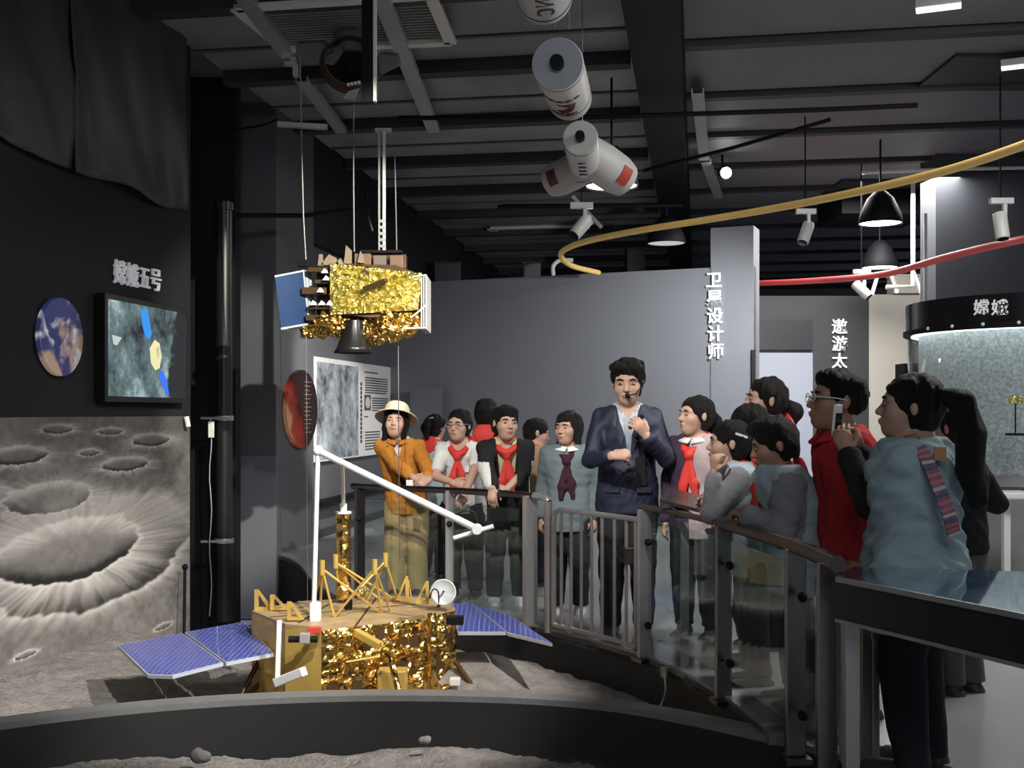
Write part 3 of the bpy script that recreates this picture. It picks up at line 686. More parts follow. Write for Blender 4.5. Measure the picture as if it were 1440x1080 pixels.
core = MB(); core.prism([Vector((p.x * .985 - .95 * .015, p.y * .985 + 6.75 * .015, bz)) for p in oct_], (0, 0, ZT - bz - .02)); build('body_core', core, m_bronze, lander, False)
build_raw('foil_front', crumple([side(2, 3, bz, ZT - .015)], .013, .05, 5, 7), m_gold, lander, False)
build_raw('foil_corner', crumple([side(3, 4, bz, ZT - .015)], .013, .035, 9, 9), m_gold, lander, False)
build_raw('panel_corner', crumple([side(1, 2, bz, ZT - .015)], .05, .004, 5, 5), m_goldp, lander, False)
build_raw('panel_side', crumple([side(0, 1, bz, ZT - .015)], .03, .008, 15, 5), m_goldp, lander, False)
build_raw('foil_rear', crumple([side(4, 5, bz, ZT - .015), side(5, 6, bz, ZT - .015), side(6, 7, bz, ZT - .015), side(7, 0, bz, ZT - .015)], .03, .03, 2), m_gold, lander, False)
mb = MB(); mb.prism([p + Vector((0, 0, -.02)) for p in oct_], (0, 0, .022)); build('deck', mb, m_deck, lander, False)
def seg(name, a, b, r, m, n=8, parent=lander, label=None):
    mb = MB(); mb.cyl(a, b, r, n); return build(name, mb, m, parent, label=label)
# deck seams
for a, b in (((420, 876), (470, 845)), ((500, 880), (530, 840)), ((380, 868), (600, 848))):
    mb = MB(); mb.bar(T(*a, ZT + .003), T(*b, ZT + .003), .012, .004); build('deck_seam', mb, m_bronze, lander, False)
# truss on the deck
def D(px, py, Y): return P(px, py, Y)
nodes_top = [((453, 800), 6.55), ((472, 791), 6.95), ((527, 799), 6.5), ((542, 789), 6.95)]
tn = [D(x, y, Y) for (x, y), Y in nodes_top]
for t_ in tn:
    mb = MB(); mb.cyl(t_ + Vector((0, 0, -.035)), t_ + Vector((0, 0, .05)), .016, 10); build('truss_post', mb, m_goldp, lander)
feet = [T(450, 862), T(478, 846), T(536, 862), T(560, 846), T(470, 868), T(515, 848), T(440, 850)]
for a, b in ((tn[0], feet[0]), (tn[0], feet[4]), (tn[1], feet[1]), (tn[1], feet[3] + Vector((-.1, 0, 0))), (tn[2], feet[2]), (tn[2], feet[2] + Vector((.05, .05, 0))), (tn[3], feet[3]), (tn[3], feet[5]),
             (tn[0], feet[2]), (tn[2], feet[4]), (tn[1], feet[3]), (tn[3], feet[0] + Vector((.1, .1, 0))), (tn[0], feet[6])):
    seg('truss_bar', a, b, .0075, m_goldp)
# fin brackets with holes (left and right)
def bracket(px, py, w_, h_, flip, Yd_):
    o = D(px, py, Yd_); f = -1 if flip else 1; mb = MB(); k = Yd_ / F
    outer = [(0, 0), (0, h_), (.18 * w_, h_ * 1.04), (w_, .06 * h_), (w_, 0)]
    inner = [(.22 * w_, .16 * h_), (.22 * w_, .70 * h_), (.30 * w_, .70 * h_), (.66 * w_, .16 * h_)]
    def v(q, dy): return o + Vector((f * q[0] * k, dy, q[1] * k))
    loopo = [(0, 0), (0, h_), (.2 * w_, h_), (w_, .04 * h_)]
    vs = [v(q, dy) for dy in (-.008, .008) for q in loopo] + [v(q, dy) for dy in (-.008, .008) for q in inner]
    fs = []
    for i in range(4):
        j = (i + 1) % 4
        fs += [(i, j, 8 + j, 8 + i), (4 + i, 12 + i, 12 + j, 4 + j), (i, 4 + i, 4 + j, j), (8 + i, 8 + j, 12 + j, 12 + i)]
    mb.add(vs, fs); build('fin_bracket', mb, m_goldp, lander, False)
bracket(358, 858, 26, 29, False, 6.8); bracket(380, 858, 26, 22, False, 6.75); bracket(404, 872, 24, 26, False, 6.4)
bracket(574, 845, 17, 35, True, 7.0); bracket(603, 850, 20, 33, True, 6.85); bracket(574, 845, 6, 30, False, 7.0)
# gold mast and robotic arm
c0, c1 = D(483, 842, 7.05), D(483, 722, 7.05)
mb = MB(); nseg = 26
for i in range(nseg + 1): pass
mb.tube([c0 + (c1 - c0) * (i / nseg) for i in range(nseg + 1)], [.046 + .006 * (vnoise(np.array([[i * .9, 3.1, 2.]]), 3)[0] - .5) for i in range(nseg + 1)], 16); build('mast', mb, m_gold, lander, False)
mb = MB(); mb.cyl(c1, c1 + Vector((0, 0, .012)), .05, 16); mb.cyl(c1, c1 + Vector((0, 0, .06)), .022, 10); build('mast_head', mb, m_white, lander)
e0 = D(447, 634, 6.55); b0 = D(441, 868, 6.45); e1 = D(671, 744, 6.15)
m_arm = mat('arm_white', (.72, .72, .70), .4, 0, .06)
seg('arm_upright', b0, e0, .014, m_arm, 12); seg('arm_boom', e0, e1, .020, m_arm, 12)
mb = MB(); mb.sphere(e0, .032); build('arm_joint', mb, m_arm, lander)
mb = MB(); mb.sphere(e1, .03); mb.cyl(e1 + Vector((0, -.04, 0)), e1 + Vector((0, .04, 0)), .026); build('arm_joint', mb, m_arm, lander)
seg('arm_tool', D(638, 757, 6.15), D(694, 740, 6.15), .013, m_arm, 10)
ap = e0 + (e1 - e0) * .16; seg('arm_stay', ap, c1 + Vector((0, 0, .05)), .012, m_arm, 10)
mb = MB(); mb.tube(catmull([D(640, 724, 6.2), D(655, 718, 6.2), D(668, 722, 6.2), D(672, 738, 6.16)], 6), .004, 6); build('arm_cable', mb, m_black, lander)
mb = MB(); mb.box(b0 + Vector((.01, 0, .03)), (.06, .06, .11)); build('arm_base', mb, m_arm, lander, bevel=.008)
# dish antenna
dc = D(623, 833, 6.75); ax = Vector((.12, -.92, .25)).normalized()
mb = MB(); mb.lathe([(.004, -.022), (.035, -.018), (.06, -.006), (.074, .012), (.077, .014), (.072, .016), (.055, .0), (.03, -.010), (.004, -.014)], dc, ax, 28); build('dish_antenna', mb, mat('dish_grey', (.55, .57, .56), .5), lander)
seg('dish_feed', dc, dc + ax * .05, .006, m_black); seg('dish_stalk', dc - ax * .02, T(617, 853), .010, m_bronze)
mb = MB(); mb.tube(catmull([D(604, 842, 6.7), D(609, 829, 6.7), D(616, 832, 6.68), D(617, 848, 6.68)], 6), .004, 6); build('dish_cable', mb, m_black, lander)
mb = MB(); mb.sphere(D(510, 833, 6.75), .034, 14, 10); build('deck_sphere', mb, m_goldb, lander)
seg('deck_camera', T(490, 857), T(490, 857) + Vector((0, 0, .06)), .024, m_black, 14)
# front fittings
mb = MB(); a_ = D(398, 868, 6.22); b_ = D(390, 966, 6.12); mb.bar(D(393, 872, 6.18), D(390, 962, 6.14), .024, .03); build('handle_upright', mb, m_white, lander, False, bevel=.004)
mb = MB(); mb.bar(D(388, 960, 6.14), D(428, 944, 6.06), .05, .05); build('handle_foot', mb, m_white, lander, False, bevel=.006)
mb = MB(); mb.cyl(D(406, 899, 6.16), D(446, 899, 6.16), .018, 14); build('camera_tube', mb, m_black, lander)
mb = MB(); mb.box(D(429, 897, 6.15), (.055, .05, .055)); build('camera_box', mb, mat('box_grey', (.3, .28, .27), .5), lander, False, bevel=.005)
mb = MB(); mb.box(D(442, 886, 6.18), (.07, .04, .035)); build('red_block', mb, mat('red_block_paint', (.5, .05, .03), .5), lander, False, bevel=.004)
mb = MB(); mb.tube(catmull([D(545, 928, 6.28), D(543, 922, 6.22), D(549, 926, 6.18), D(562, 978, 6.10)], 6), .018, 10); build('leg_strut', mb, m_gold, lander)
mb = MB(); mb.bar(D(500, 889, 6.35), D(534, 908, 6.28), .05, .04); build('thruster_bracket', mb, m_goldp, lander, False, bevel=.005)
mb = MB(); mb.box(D(552, 957, 6.38), (.16, .12, .13)); build('equipment_box', mb, m_goldp, lander, False, bevel=.006)
mb = MB(); mb.tube(catmull([D(607, 862, 6.55), D(608, 900, 6.53), D(608, 950, 6.53), D(616, 968, 6.55), D(630, 968, 6.6)], 6), .026, 10); build('foil_pipe', mb, m_gold, lander)
seg('thin_pipe', D(487, 931, 6.27), D(533, 923, 6.3), .006, m_goldp)
mb = MB(); mb.box(D(640, 958, 6.6), (.06, .06, .04)); build('floor_lamp_box', mb, m_white, lander, False, bevel=.004)
for k, (a, b, YA, YB) in enumerate((((640, 930), (678, 985), 6.8, 6.6), ((636, 965), (672, 986), 6.8, 6.6), ((364, 930), (335, 985), 6.7, 6.55), ((372, 955), (340, 985), 6.7, 6.55))):
    seg('landing_leg', D(*a, YA), D(*b, YB), .015, m_bronze, 10)
for px, Y in ((676, 6.6), (337, 6.55)):
    f_ = D(px, 985, Y); mb = MB(); mb.cyl((f_.x, f_.y, -.28), (f_.x, f_.y, f_.z + .01), .06, 18, .045); build('foot_pad', mb, m_bronze, lander)
# solar wings: two cell panels each, with pale frame
def wing(poly, z, split, nm):
    pts = [P(px, py, Y) for px, py, Y in poly]
    return pts
def panel(pts, frame_w=.010):
    nn = (pts[1] - pts[0]).cross(pts[2] - pts[0]).normalized()
    if nn.z < 0: nn = -nn
    mb = MB(); mb.prism(pts, -nn * .018); o = build('solar_panel', mb, mat('panel_edge', (.6, .63, .7), .4, .3), lander, False)
    c = sum(pts, Vector()) / len(pts); ins = [p + (c - p).normalized() * .017 + nn * .001 for p in pts]
    mb = MB(); mb.prism(ins, nn * .002); q = build('solar_cells', mb, m_cell, o, False)
    return nn
panel([P(165, 907, 6.62), P(256, 890, 6.95), P(314, 932, 6.12), P(243, 950, 5.98), P(208, 949, 6.05)])
panel([P(260, 889, 6.95), P(343, 874, 7.2), P(385, 919, 6.3), P(318, 932, 6.12)])
panel([P(634, 850, 7.55), P(660, 848, 7.6), P(711, 889, 6.75), P(644, 889, 6.75)])
panel([P(663, 848, 7.6), P(722, 868, 7.2), P(777, 905, 6.5), P(714, 890, 6.75)])
for px, py in ((386, 905), (640, 872)): mb = MB(); mb.box(D(px, py, 6.62), (.10, .05, .05)); build('wing_hinge', mb, m_black, lander, False, bevel=.004)

# ------------------------------------------------------------------ ascender module hanging on wires
YA = 8.2
def A(px, py, dy=0.0): return P(px, py, YA) + Vector((0, dy, 0))
asc = empty('ascent_module', A(500, 480), 'crumpled bright gold foil spacecraft module hanging on wires over the pit', 'spacecraft')
front = [A(465, 374), A(474, 370), A(556, 372), A(592, 386), A(589, 432), A(566, 444), A(520, 446), A(468, 440)]
mb = MB(); mb.prism([p + Vector((0, .03, 0)) for p in front], (0, .50, 0)); build('module_core', mb, m_bronze, asc, False)
cx_, cz_ = sum(p.x for p in front) / 8, sum(p.z for p in front) / 8
qs = [[A(464, 443), A(588, 436), A(593, 384), A(464, 370)]]
build_raw('foil_front', crumple(qs, .0095, .045, 31, 26), m_goldb, asc, False)
build_raw('foil_side', crumple([[A(593, 384), A(588, 436), A(588, 436, .5), A(593, 384, .5)], [A(464, 370, .5), A(464, 443, .5), A(464, 443), A(464, 370)], [A(464, 370), A(593, 384), A(593, 384, .5), A(464, 370, .5)]], .02, .03, 35, 20), m_gold, asc, False)
for px, py, r, dy in ((428, 464, 10, .10), (446, 460, 12, .08), (458, 452, 15, .02), (472, 456, 15, .05), (518, 466, 15, .05), (528, 470, 12, .02), (548, 458, 19, .0), (566, 455, 16, .03), (577, 449, 12, .05), (500, 452, 14, .12)):
    c = A(px, py, dy + .05); rr = r * YA / F; mb = MB(); mb.sphere(c, (rr * 1.15, rr, rr), 26, 18)
    v = np.array([tuple(q) for q in mb.v]); dd = v - np.array(c); v = v + dd * (.55 * (1 - np.abs(2 * vnoise(v * 28, 4) - 1)) ** 2 - .18)[:, None]; mb.v = [tuple(q) for q in v]
    build('foil_tank', mb, m_gold, asc, False)
nz_ = A(496, 450, .06)
k_ = YA / F
mb = MB(); mb.lathe([(13 * k_, 0), (14 * k_, -8 * k_), (18 * k_, -22 * k_), (24 * k_, -38 * k_), (28.5 * k_, -46 * k_), (27.5 * k_, -46 * k_), (22 * k_, -36 * k_), (12 * k_, -6 * k_)], nz_, (0, 0, 1), 36, cap=False); build('engine_nozzle', mb, mat('nozzle_black', (.03, .03, .032), .28, .6), asc, True)
# folded solar wing on the left (three leaves) and edge-on wing on the right
def leaf(c4, off, m, nm, par):
    mb = MB(); pts = [c + off for c in c4]; mb.prism(pts, Vector((.006, .012, 0))); return build(nm, mb, m, par, False)
c4 = [A(387, 388, -.02), A(424, 377, .10), A(432, 455, .10), A(396, 464, -.02)]
m_cellb = mat('dark_blue_cells', (.018, .05, .15), .22, 0, .35, 3, coat=.5)
for k in range(3):
    f_ = leaf(c4, Vector((.017 * k, .03 * k, 0)), mat('wing_frame', (.42, .48, .55), .35, .4), 'solar_leaf', asc)
c = sum(c4, Vector()) / 4; ins = [p + (c - p) * .07 + Vector((-.004, -.008, 0)) for p in c4]
mb = MB(); mb.prism(ins, Vector((.002, .004, 0))); build('solar_cells', mb, m_cellb, asc, False)
for k in range(3):
    x = 592 + k * 3.2
    mb = MB(); mb.prism([A(x, 386), A(x + 1.4, 386), A(x + 1.4, 463), A(x, 463)], (0, .45, 0)); build('solar_leaf', mb, m_white, asc, False)
for a, b in (((570, 462), (600, 461)), ((575, 390), (600, 387)), ((578, 447), (601, 428))): seg('wing_bar', A(*a, -.01), A(*b, -.01), .006, m_white, 6, asc)
# side brackets between wing and body
mb = MB(); mb.prism([A(440, 376, .16), A(470, 374, .16), A(470, 446, .16), A(440, 450, .16)], (0, .3, 0)); build('side_bay', mb, mat('bay_dark', (.03, .018, .012), .6), asc, False)
for x, y, w_, h_ in ((446, 378, 18, 7), (440, 408, 22, 10), (448, 430, 18, 8), (452, 395, 14, 6), (444, 446, 20, 8)):
    mb = MB(); mb.box(A(x, y, .12), (w_ * k_ * 1.6, .16, h_ * k_)); build('side_box', mb, m_bronze, asc, False, bevel=.004)
for x, y in ((456, 381), (458, 391), (450, 408), (440, 426), (452, 426), (463, 426)):
    mb = MB(); mb.prism([A(x - 5, y + 3, .0), A(x + 5, y + 3, .0), A(x + 4, y - 1, .0), A(x, y - 4, .0)], (0, .02, 0)); build('small_bracket', mb, m_white, asc, False)
# roof fittings
for x0, y0, x1, y1, dy, m_ in ((494, 352, 567, 372, .2, m_bronze), (497, 355, 520, 371, .05, mat('copper_box', (.22, .13, .085), .5, .3)), (523, 357, 541, 372, .08, mat('tan_box', (.17, .14, .12), .6)), (546, 356, 565, 374, .1, mat('copper_box'))):
    mb = MB(); a_, b_ = A(x0, y1, dy), A(x1, y0, dy); mb.box((a_ + b_) / 2 + Vector((0, .06, 0)), (b_.x - a_.x, .12, b_.z - a_.z)); build('roof_box', mb, m_, asc, False, bevel=.004)
for pts in ([(450, 372), (462, 357), (472, 362), (476, 372)], [(468, 373), (478, 362), (484, 373)], [(446, 373), (448, 357), (453, 357), (454, 373)], [(483, 370), (486, 344), (494, 352), (494, 370)], [(502, 368), (506, 352), (510, 358), (512, 370)]):
    mb = MB(); mb.prism([A(*p, .02) for p in pts], (0, .02, 0)); build('roof_fin', mb, mat('fin_tan', (.30, .23, .17), .5, .2), asc, False)
mb = MB(); mb.cyl(A(514, 383, -.03), A(514, 383, .03), .022, 12); build('front_thruster', mb, m_bronze, asc)
mb = MB(); mb.bar(A(513, 408, -.05), A(546, 396, -.09), .05, .03); build('front_antenna', mb, m_bronze, asc, False, bevel=.006)
mb = MB(); mb.box(A(424, 368, .1), (.09, .06, .05)); build('wing_motor', mb, m_black, asc, False, bevel=.004)
# suspension
m_wire = mat('wire_steel', (.25, .25, .25), .45, .7)
def wire(pts, r, label, m=m_wire, cat='wire'):
    mb = MB(); mb.tube(pts, r, 6); return build('hanging_wire', mb, m, None, label=label, cat=cat)
wire([A(418, 62, .1), A(420, 180, .1), A(423, 300, .1), A(427, 372, .1)], .0055, 'twisted steel wire at the left end of the hanging module')
wire([A(493, 140, .15), A(493, 250, .15), A(494, 350, .15)], .006, 'slim wire above the middle of the hanging module')
wire([A(551, 205, .2), A(553, 300, .2), A(554, 356, .2)], .005, 'slim wire above the right end of the hanging module')
wire([A(427, 470, .1), A(428, 640, .1), A(429, 850, .1)], .0025, 'thin thread falling from the left end of the hanging module')
wire([A(557, 470, .15), A(558, 640, .15), A(559, 790, .15)], .004, 'thin wire hanging in front of the woman in orange')
hb = empty('hanger_rail', A(533, 175, .2), 'pale slotted steel hanger bar above the hanging module', 'hanger')
mb = MB(); mb.bar(A(529, 176, .2), A(529, 348, .2), .012, .04); build('channel_side', mb, m_galv, hb, False)
mb = MB(); mb.bar(A(536, 176, .2), A(536, 348, .2), .02, .04); build('channel_side', mb, m_white, hb, False)
for k in range(5): mb = MB(); mb.box(A(533, 305 + k * 9, .19), (.05, .03, .02)); build('clip', mb, m_galv, hb, False)
mb = MB(); mb.box(A(533, 349, .2), (.30, .08, .02)); build('mount_plate', mb, m_black, hb, False)
mb = MB(); mb.box(A(535, 174, .2), (.12, .08, .02)); build('top_plate', mb, m_galv, hb, False)
mb = MB(); mb.bar(A(387, 170, .1), A(457, 174, .1), .045, .035); build('steel_angle', mb, m_galv, None, False, 'short pale steel angle crossing the left hanging wire', 'steel bar')
mb = MB(); mb.tube(catmull([P(318, 186, 10.34), P(340, 181, 9.8), P(370, 176, 9.0), P(390, 168, 8.4)], 6), .008, 6); build('loose_cable', mb, m_black, None, label='loose black cable drooping beside the short steel angle', cat='cable')

# ------------------------------------------------------------------ things under the ceiling
def chan(a, b, w_, m, label, YA_, YB_, h_=.05):
    mb = MB(); p, q = P(*a, YA_), P(*b, YB_); dd = (q - p).normalized(); x = dd.cross(Vector((0, 0, 1))).normalized()
    mb.bar(p, q, w_, .012); mb.bar(p + x * w_ / 2 + Vector((0, 0, h_ / 2)), q + x * w_ / 2 + Vector((0, 0, h_ / 2)), .012, h_); mb.bar(p - x * w_ / 2 + Vector((0, 0, h_ / 2)), q - x * w_ / 2 + Vector((0, 0, h_ / 2)), .012, h_)
    return build('steel_channel', mb, m, None, False, label, 'steel channel', 'steel channels under the ceiling')
def ceilY(py, z): return (z - HC) * F / (HOR - py)
m_ch = mat('channel_grey', (.42, .44, .45), .5, .5, .2)
m_chg = mat('channel_green', (.46, .50, .50), .5, .3, .2)
chan((334, -12), (402, 78), .11, m_ch, 'grey steel channel crossing the left corner of the ceiling vent', ceilY(-12, 4.3), ceilY(78, 4.3))
chan((424, 115), (480, 187), .10, m_ch, 'grey steel channel pointing down right above the short steel angle', ceilY(115, 4.3), ceilY(187, 4.3))
chan((531, -12), (610, 186), .115, m_chg, 'grey-green steel channel crossing the right half of the ceiling vent', ceilY(-12, 4.3), ceilY(186, 4.3))
chan((909, 20), (944, 136), .085, mat('channel_pale', (.42, .44, .44), .6), 'pale grey channel on the soffit right of the white canisters', ceilY(20, 4.30), ceilY(136, 4.30))
chan((981, 132), (990, 225), .10, mat('channel_pale'), 'pale channel with a clip, on the soffit above the bright spot lamp', ceilY(132, 4.30), ceilY(225, 4.30))
chan((992, 228), (1010, 278), .10, m_ch, 'short dim channel end beside the bright spot lamp', ceilY(228, 4.30), ceilY(278, 4.30))
# black post with a white edge
pst = empty('ceiling_post', P(521, 145, 7.2), 'black hanging post with a white edge in front of the ceiling vent', 'post')
a_, b_ = P(518, 145, 7.2), P(518, -30, 7.2)
mb = MB(); mb.box((a_ + b_) / 2, (.075, .08, b_.z - a_.z)); build('post', mb, m_black, pst, False)
mb = MB(); mb.box((a_ + b_) / 2 + Vector((.046, -.03, 0)), (.018, .05, b_.z - a_.z)); build('edge_strip', mb, m_white, pst, False)
# ceiling air vent
zv = 4.33
def C(px, py, z): Y = ceilY(py, z); return P(px, py, Y)
vc = [C(332, 12, zv), C(402, 70, zv), C(634, 60, zv), C(606, -6, zv)]
vent = empty('air_vent', (sum(vc, Vector()) / 4), 'pale-framed slatted air vent in the ceiling above the hanging module', 'vent')
m_vf = mat('vent_frame_paint', (.8, .78, .74), .6)
for i in range(4):
    mb = MB(); mb.bar(vc[i], vc[(i + 1) % 4], .09, .03); build('frame_side', mb, m_vf, vent, False)
mb = MB(); mb.prism([p + Vector((0, 0, .10)) for p in vc], (0, 0, .07)); build('backing', mb, m_black, vent, False)
for i in range(1, 17):
    t_ = i / 17; a_ = vc[0] + (vc[1] - vc[0]) * t_; b_ = vc[3] + (vc[2] - vc[3]) * t_
    mb = MB(); mb.bar(a_ + Vector((0, 0, .03)), b_ + Vector((0, 0, .03)), .018, .03); build('slat', mb, mat('slat_grey', (.32, .33, .31), .6), vent, False)
# far grille above the grey wall
gc = [C(690, 322, 4.40), C(706, 330, 4.40), C(838, 326, 4.40), C(815, 318, 4.40)]
vent2 = empty('air_vent', sum(gc, Vector()) / 4, 'small pale air grille far back behind the track spot', 'vent')
for i in range(4): mb = MB(); mb.bar(gc[i], gc[(i + 1) % 4], .12, .03); build('frame_side', mb, m_vf, vent2, False)
mb = MB(); mb.prism([p + Vector((0, 0, .02)) for p in gc], (0, 0, .05)); build('grille_face', mb, mat('slat_grey'), vent2, False)
# ragged duct opening and clamps below the vent
du = empty('torn_duct', P(490, 95, 8.5), 'torn rust-edged duct opening below the ceiling vent', 'duct')
mb = MB(); mb.lathe([(.21, 0), (.23, .05), (.20, .14), (.19, .14), (.205, .04)], P(492, 96, 8.6), (.2, -1, .15), 20, cap=False); build('rust_collar', mb, mat('rust', (.10, .045, .025), .8, 0, .5, 9, .5, 30), du)
mb = MB(); mb.lathe([(.205, 0), (.02, -.02)], P(492, 96, 8.62), (.2, -1, .15), 20, cap=False); build('dark_mouth', mb, m_black, du)
mb = MB(); nk = P(492, 96, 8.66); mb.cyl(nk + Vector((0, .06, .12)), Vector((nk.x, nk.y + .06, CEIL)), .13, 16); build('duct_neck', mb, mat('torn_grey', (.17, .185, .18), .7, 0, .2), du)
for pts in ([(415, 62), (452, 60), (470, 72), (438, 92), (418, 88)], [(448, 88), (475, 64), (482, 72), (468, 92)], [(532, 76), (556, 78), (560, 94), (535, 106)]):
    mb = MB(); mb.prism([P(*p, 8.55) for p in pts], (.02, .04, .03)); build('torn_sheet', mb, mat('torn_grey', (.17, .185, .18), .7, 0, .2), du, False)
mb = MB(); mb.prism([P(*p, 8.45) for p in ((482, 138), (490, 128), (505, 124), (498, 140))], (0, .03, 0)); build('duct_label', mb, m_galv, du, False)
for k in range(4): mb = MB(); mb.box(P(490 + k * 5, 119 - k, 8.42), (.02, .02, .02)); build('duct_bolt', mb, m_white, du, False)
cl = empty('beam_clamp', P(405, 80, 8.3), 'cluster of pale wire clamps at the top of the left wire', 'clamp')
for (x, y, w_, h_) in ((403, 79, 14, 8), (409, 90, 18, 6), (416, 100, 8, 16), (412, 84, 8, 6)):
    mb = MB(); mb.box(P(x, y, 8.3), (w_ * .0052, .05, h_ * .0052)); build('clamp_piece', mb, m_galv, cl, False, bevel=.003)
# long sprinkler pipes across the hall
def pipe(pts, r, m, label):
    mb = MB(); mb.tube(pts, r, 8); return build('sprinkler_pipe', mb, m, None, label=label, cat='pipe')
pipe([P(560, 166, 10.2), P(860, 164, 10.0), P(1160, 154, 9.7), P(1290, 148, 9.6)], .022, m_black, 'long black pipe crossing the ceiling behind the big canister')
pipe([P(905, 240, 12), P(1030, 208, 11.6), P(1168, 168, 11.2)], .02, m_black, 'slanting black pipe between the canisters and the right soffit')
pipe([P(700, 292, 14), P(712, 290, 14), P(900, 289, 14), P(960, 288, 14)], .03, m_black, 'far black pipe above the track spot left of centre')
pipe([P(1212, 243, 13), P(1330, 238, 13), P(1440, 236, 13)], .02, m_white, 'thin white pipe crossing behind the yellow ring at right')
# white canisters: model of a space station hung in a row
m_can = mat('canister_white', (.70, .70, .68), .4, 0, .05)
m_cap = mat('canister_cap_grey', (.42, .44, .48), .5)
m_band = mat('canister_band', (.05, .045, .09), .5)
def can(pa, ra, Ya, pb, rb, Yb, label, cap, knob=True, bands=(.03, .70), rot=0):
    a, b = P(*pa, Ya), P(*pb, Yb); ra *= Ya / F; rb *= Yb / F; r = (ra + rb) / 2; ax = (b - a).normalized(); L = (b - a).length
    o = empty('station_canister', a, label, 'canister', 'white space station canisters on wires')
    mb = MB(); mb.lathe([(r * .97, -.003), (r, .01), (r, L - .01), (r * .97, L)], a, ax, 40); build('shell', mb, m_can, o)
    mb = MB(); mb.lathe([(r * .96, -.008), (r * .965, -.002)], a, ax, 40); build('end_cap', mb, cap, o)
    for t_ in bands: mb = MB(); mb.lathe([(r * 1.0, L * t_), (r * 1.008, L * t_), (r * 1.008, L * t_ + .018), (r, L * t_ + .018)], a, ax, 40, cap=False); build('band', mb, m_band, o)
    if knob: mb = MB(); mb.lathe([(r * .25, -.10), (r * .27, -.09), (r * .27, -.007)], a, ax, 20); build('docking_port', mb, m_black, o)
    return o, a, b, r, ax
def on_can(o, a, ax, r, t_, ang, ch, size, up_along=True, mname=None, sq=1.0, bold=.01):
    """lettering bent round the shell: ang from straight down, t_ metres along the axis"""
    dn = Vector((0, 0, -1)); dn = (dn - ax * dn.dot(ax)).normalized(); sd = ax.cross(dn).normalized()
    n_ = dn * math.cos(ang) + sd * math.sin(ang); tx = (sd * math.cos(ang) - dn * math.sin(ang))
    g = text_part(ch, size, (0, 0, 0), (1, 0, 0), (0, 1, 0), mname or m_band, o, .004, bold, 'lettering', sq)
    co = np.empty(len(g.data.vertices) * 3); g.data.vertices.foreach_get('co', co); co = co.reshape(-1, 3) + np.array(WORLD[o])
    U, V, W = co[:, 0], co[:, 1], co[:, 2]
    if not up_along: U, V = V.copy(), -U.copy()
    th = ang + U / r; rr = r + .003 + W
    A_ = np.array(a); out = A_ + np.outer(t_ - V, np.array(ax)) + (np.cos(th) * rr)[:, None] * np.array(dn) + (np.sin(th) * rr)[:, None] * np.array(sd) - np.array(WORLD[o])
    g.data.vertices.foreach_set('co', out.ravel()); g.data.update(); return g
o, a, b, r, ax = can((754, -78), 42, 6.2, (766, -2), 40, 6.9, 'white lettered canister cut off by the top edge of the photo', m_cap, False, (.90,))
for k, ch in enumerate('CNSA'): on_can(o, a, ax, r, (b - a).length * .72 - k * .12, -.12, ch, .15, False)
o, a, b, r, ax = can((784, 90), 37, 6.9, (801, 138), 31, 8.15, 'biggest white canister with grey end, black knob and swoosh emblem', m_cap, True, (.02, .82))
Lc = (b - a).length
on_can(o, a, ax, r, Lc * .34, .10, '中国空间站', .055)
on_can(o, a, ax, r, Lc * .76, .08, '天和', .095, bold=.02, mname=mat('print_brown', (.16, .05, .07), .5))
mbm = MB(); dn = Vector((0, 0, -1)); dn = (dn - ax * dn.dot(ax)).normalized(); sd = ax.cross(dn).normalized()
def sw(ts, angs, w0):
    pts = [a + ax * t_ + (dn * math.cos(g) + sd * math.sin(g)) * (r + .004) for t_, g in zip(ts, angs)]
    mb = MB(); n = len(pts); mb.tube(catmull(pts, 6), [w0 * (.25 + math.sin(math.pi * i / (6 * (n - 1)))) for i in range(6 * (n - 1) + 1)], 6); return mb
build('emblem', sw([Lc * .46, Lc * .48, Lc * .56, Lc * .63, Lc * .64], [-.50, -.38, -.25, .05, .35], .016), mat('print_brown'), o)
build('emblem', sw([Lc * .46, Lc * .455, Lc * .45], [-.5, -.2, .3], .010), mat('print_brown'), o)
o, a, b, r, ax = can((816, 194), 25, 7.6, (822, 231), 22, 8.5, 'smaller white canister with a round pod docked on either side', mat('canister_cap_pale', (.62, .63, .58), .5), True, (.02, .93))
Lc = (b - a).length
for k, ch in enumerate('中国航天'): on_can(o, a, ax, r, Lc * (.30 + .15 * k), .0, ch, .062, bold=.015)
CAN3 = o
def pod(c, r0, dirv, L, label, mcol, Y, redang, redcol):
    ct = P(*c, Y); ax = Vector(dirv).normalized(); r = r0 * Y / F
    mb = MB(); mb.lathe([(r * .55, -L), (r * .9, -L * .6), (r, -L * .2), (r * .98, L * .2), (r * .85, L * .42), (r * .55, L * .5), (.01, L * .52)], ct, ax, 32); o = build('pod', mb, mcol, CAN3, label=label)
    dn = Vector((0, -1, -.5)); dn = (dn - ax * dn.dot(ax)).normalized(); sd = ax.cross(dn).normalized(); vs = []; fs = []
    for i in range(9):
        g = redang - .45 + .9 * i / 8
        for t_ in (.02 * L, .24 * L): vs.append(ct + ax * t_ + (dn * math.cos(g) + sd * math.sin(g)) * r * 1.012)
    fs = [(2 * i, 2 * i + 2, 2 * i + 3, 2 * i + 1) for i in range(8)]
    mb = MB(); mb.add(vs, fs); q = mesh_obj('flag_mark', mb.v, mb.f, redcol, o); q.modifiers.new('s', 'SOLIDIFY').thickness = .004
    return o
pod((795, 247), 25, (-.75, .55, -.25), .34, 'pinkish round pod', mat('pod_pink', (.52, .48, .49), .5), 8.6, .5, mat('flag_dark', (.12, .04, .04), .5))
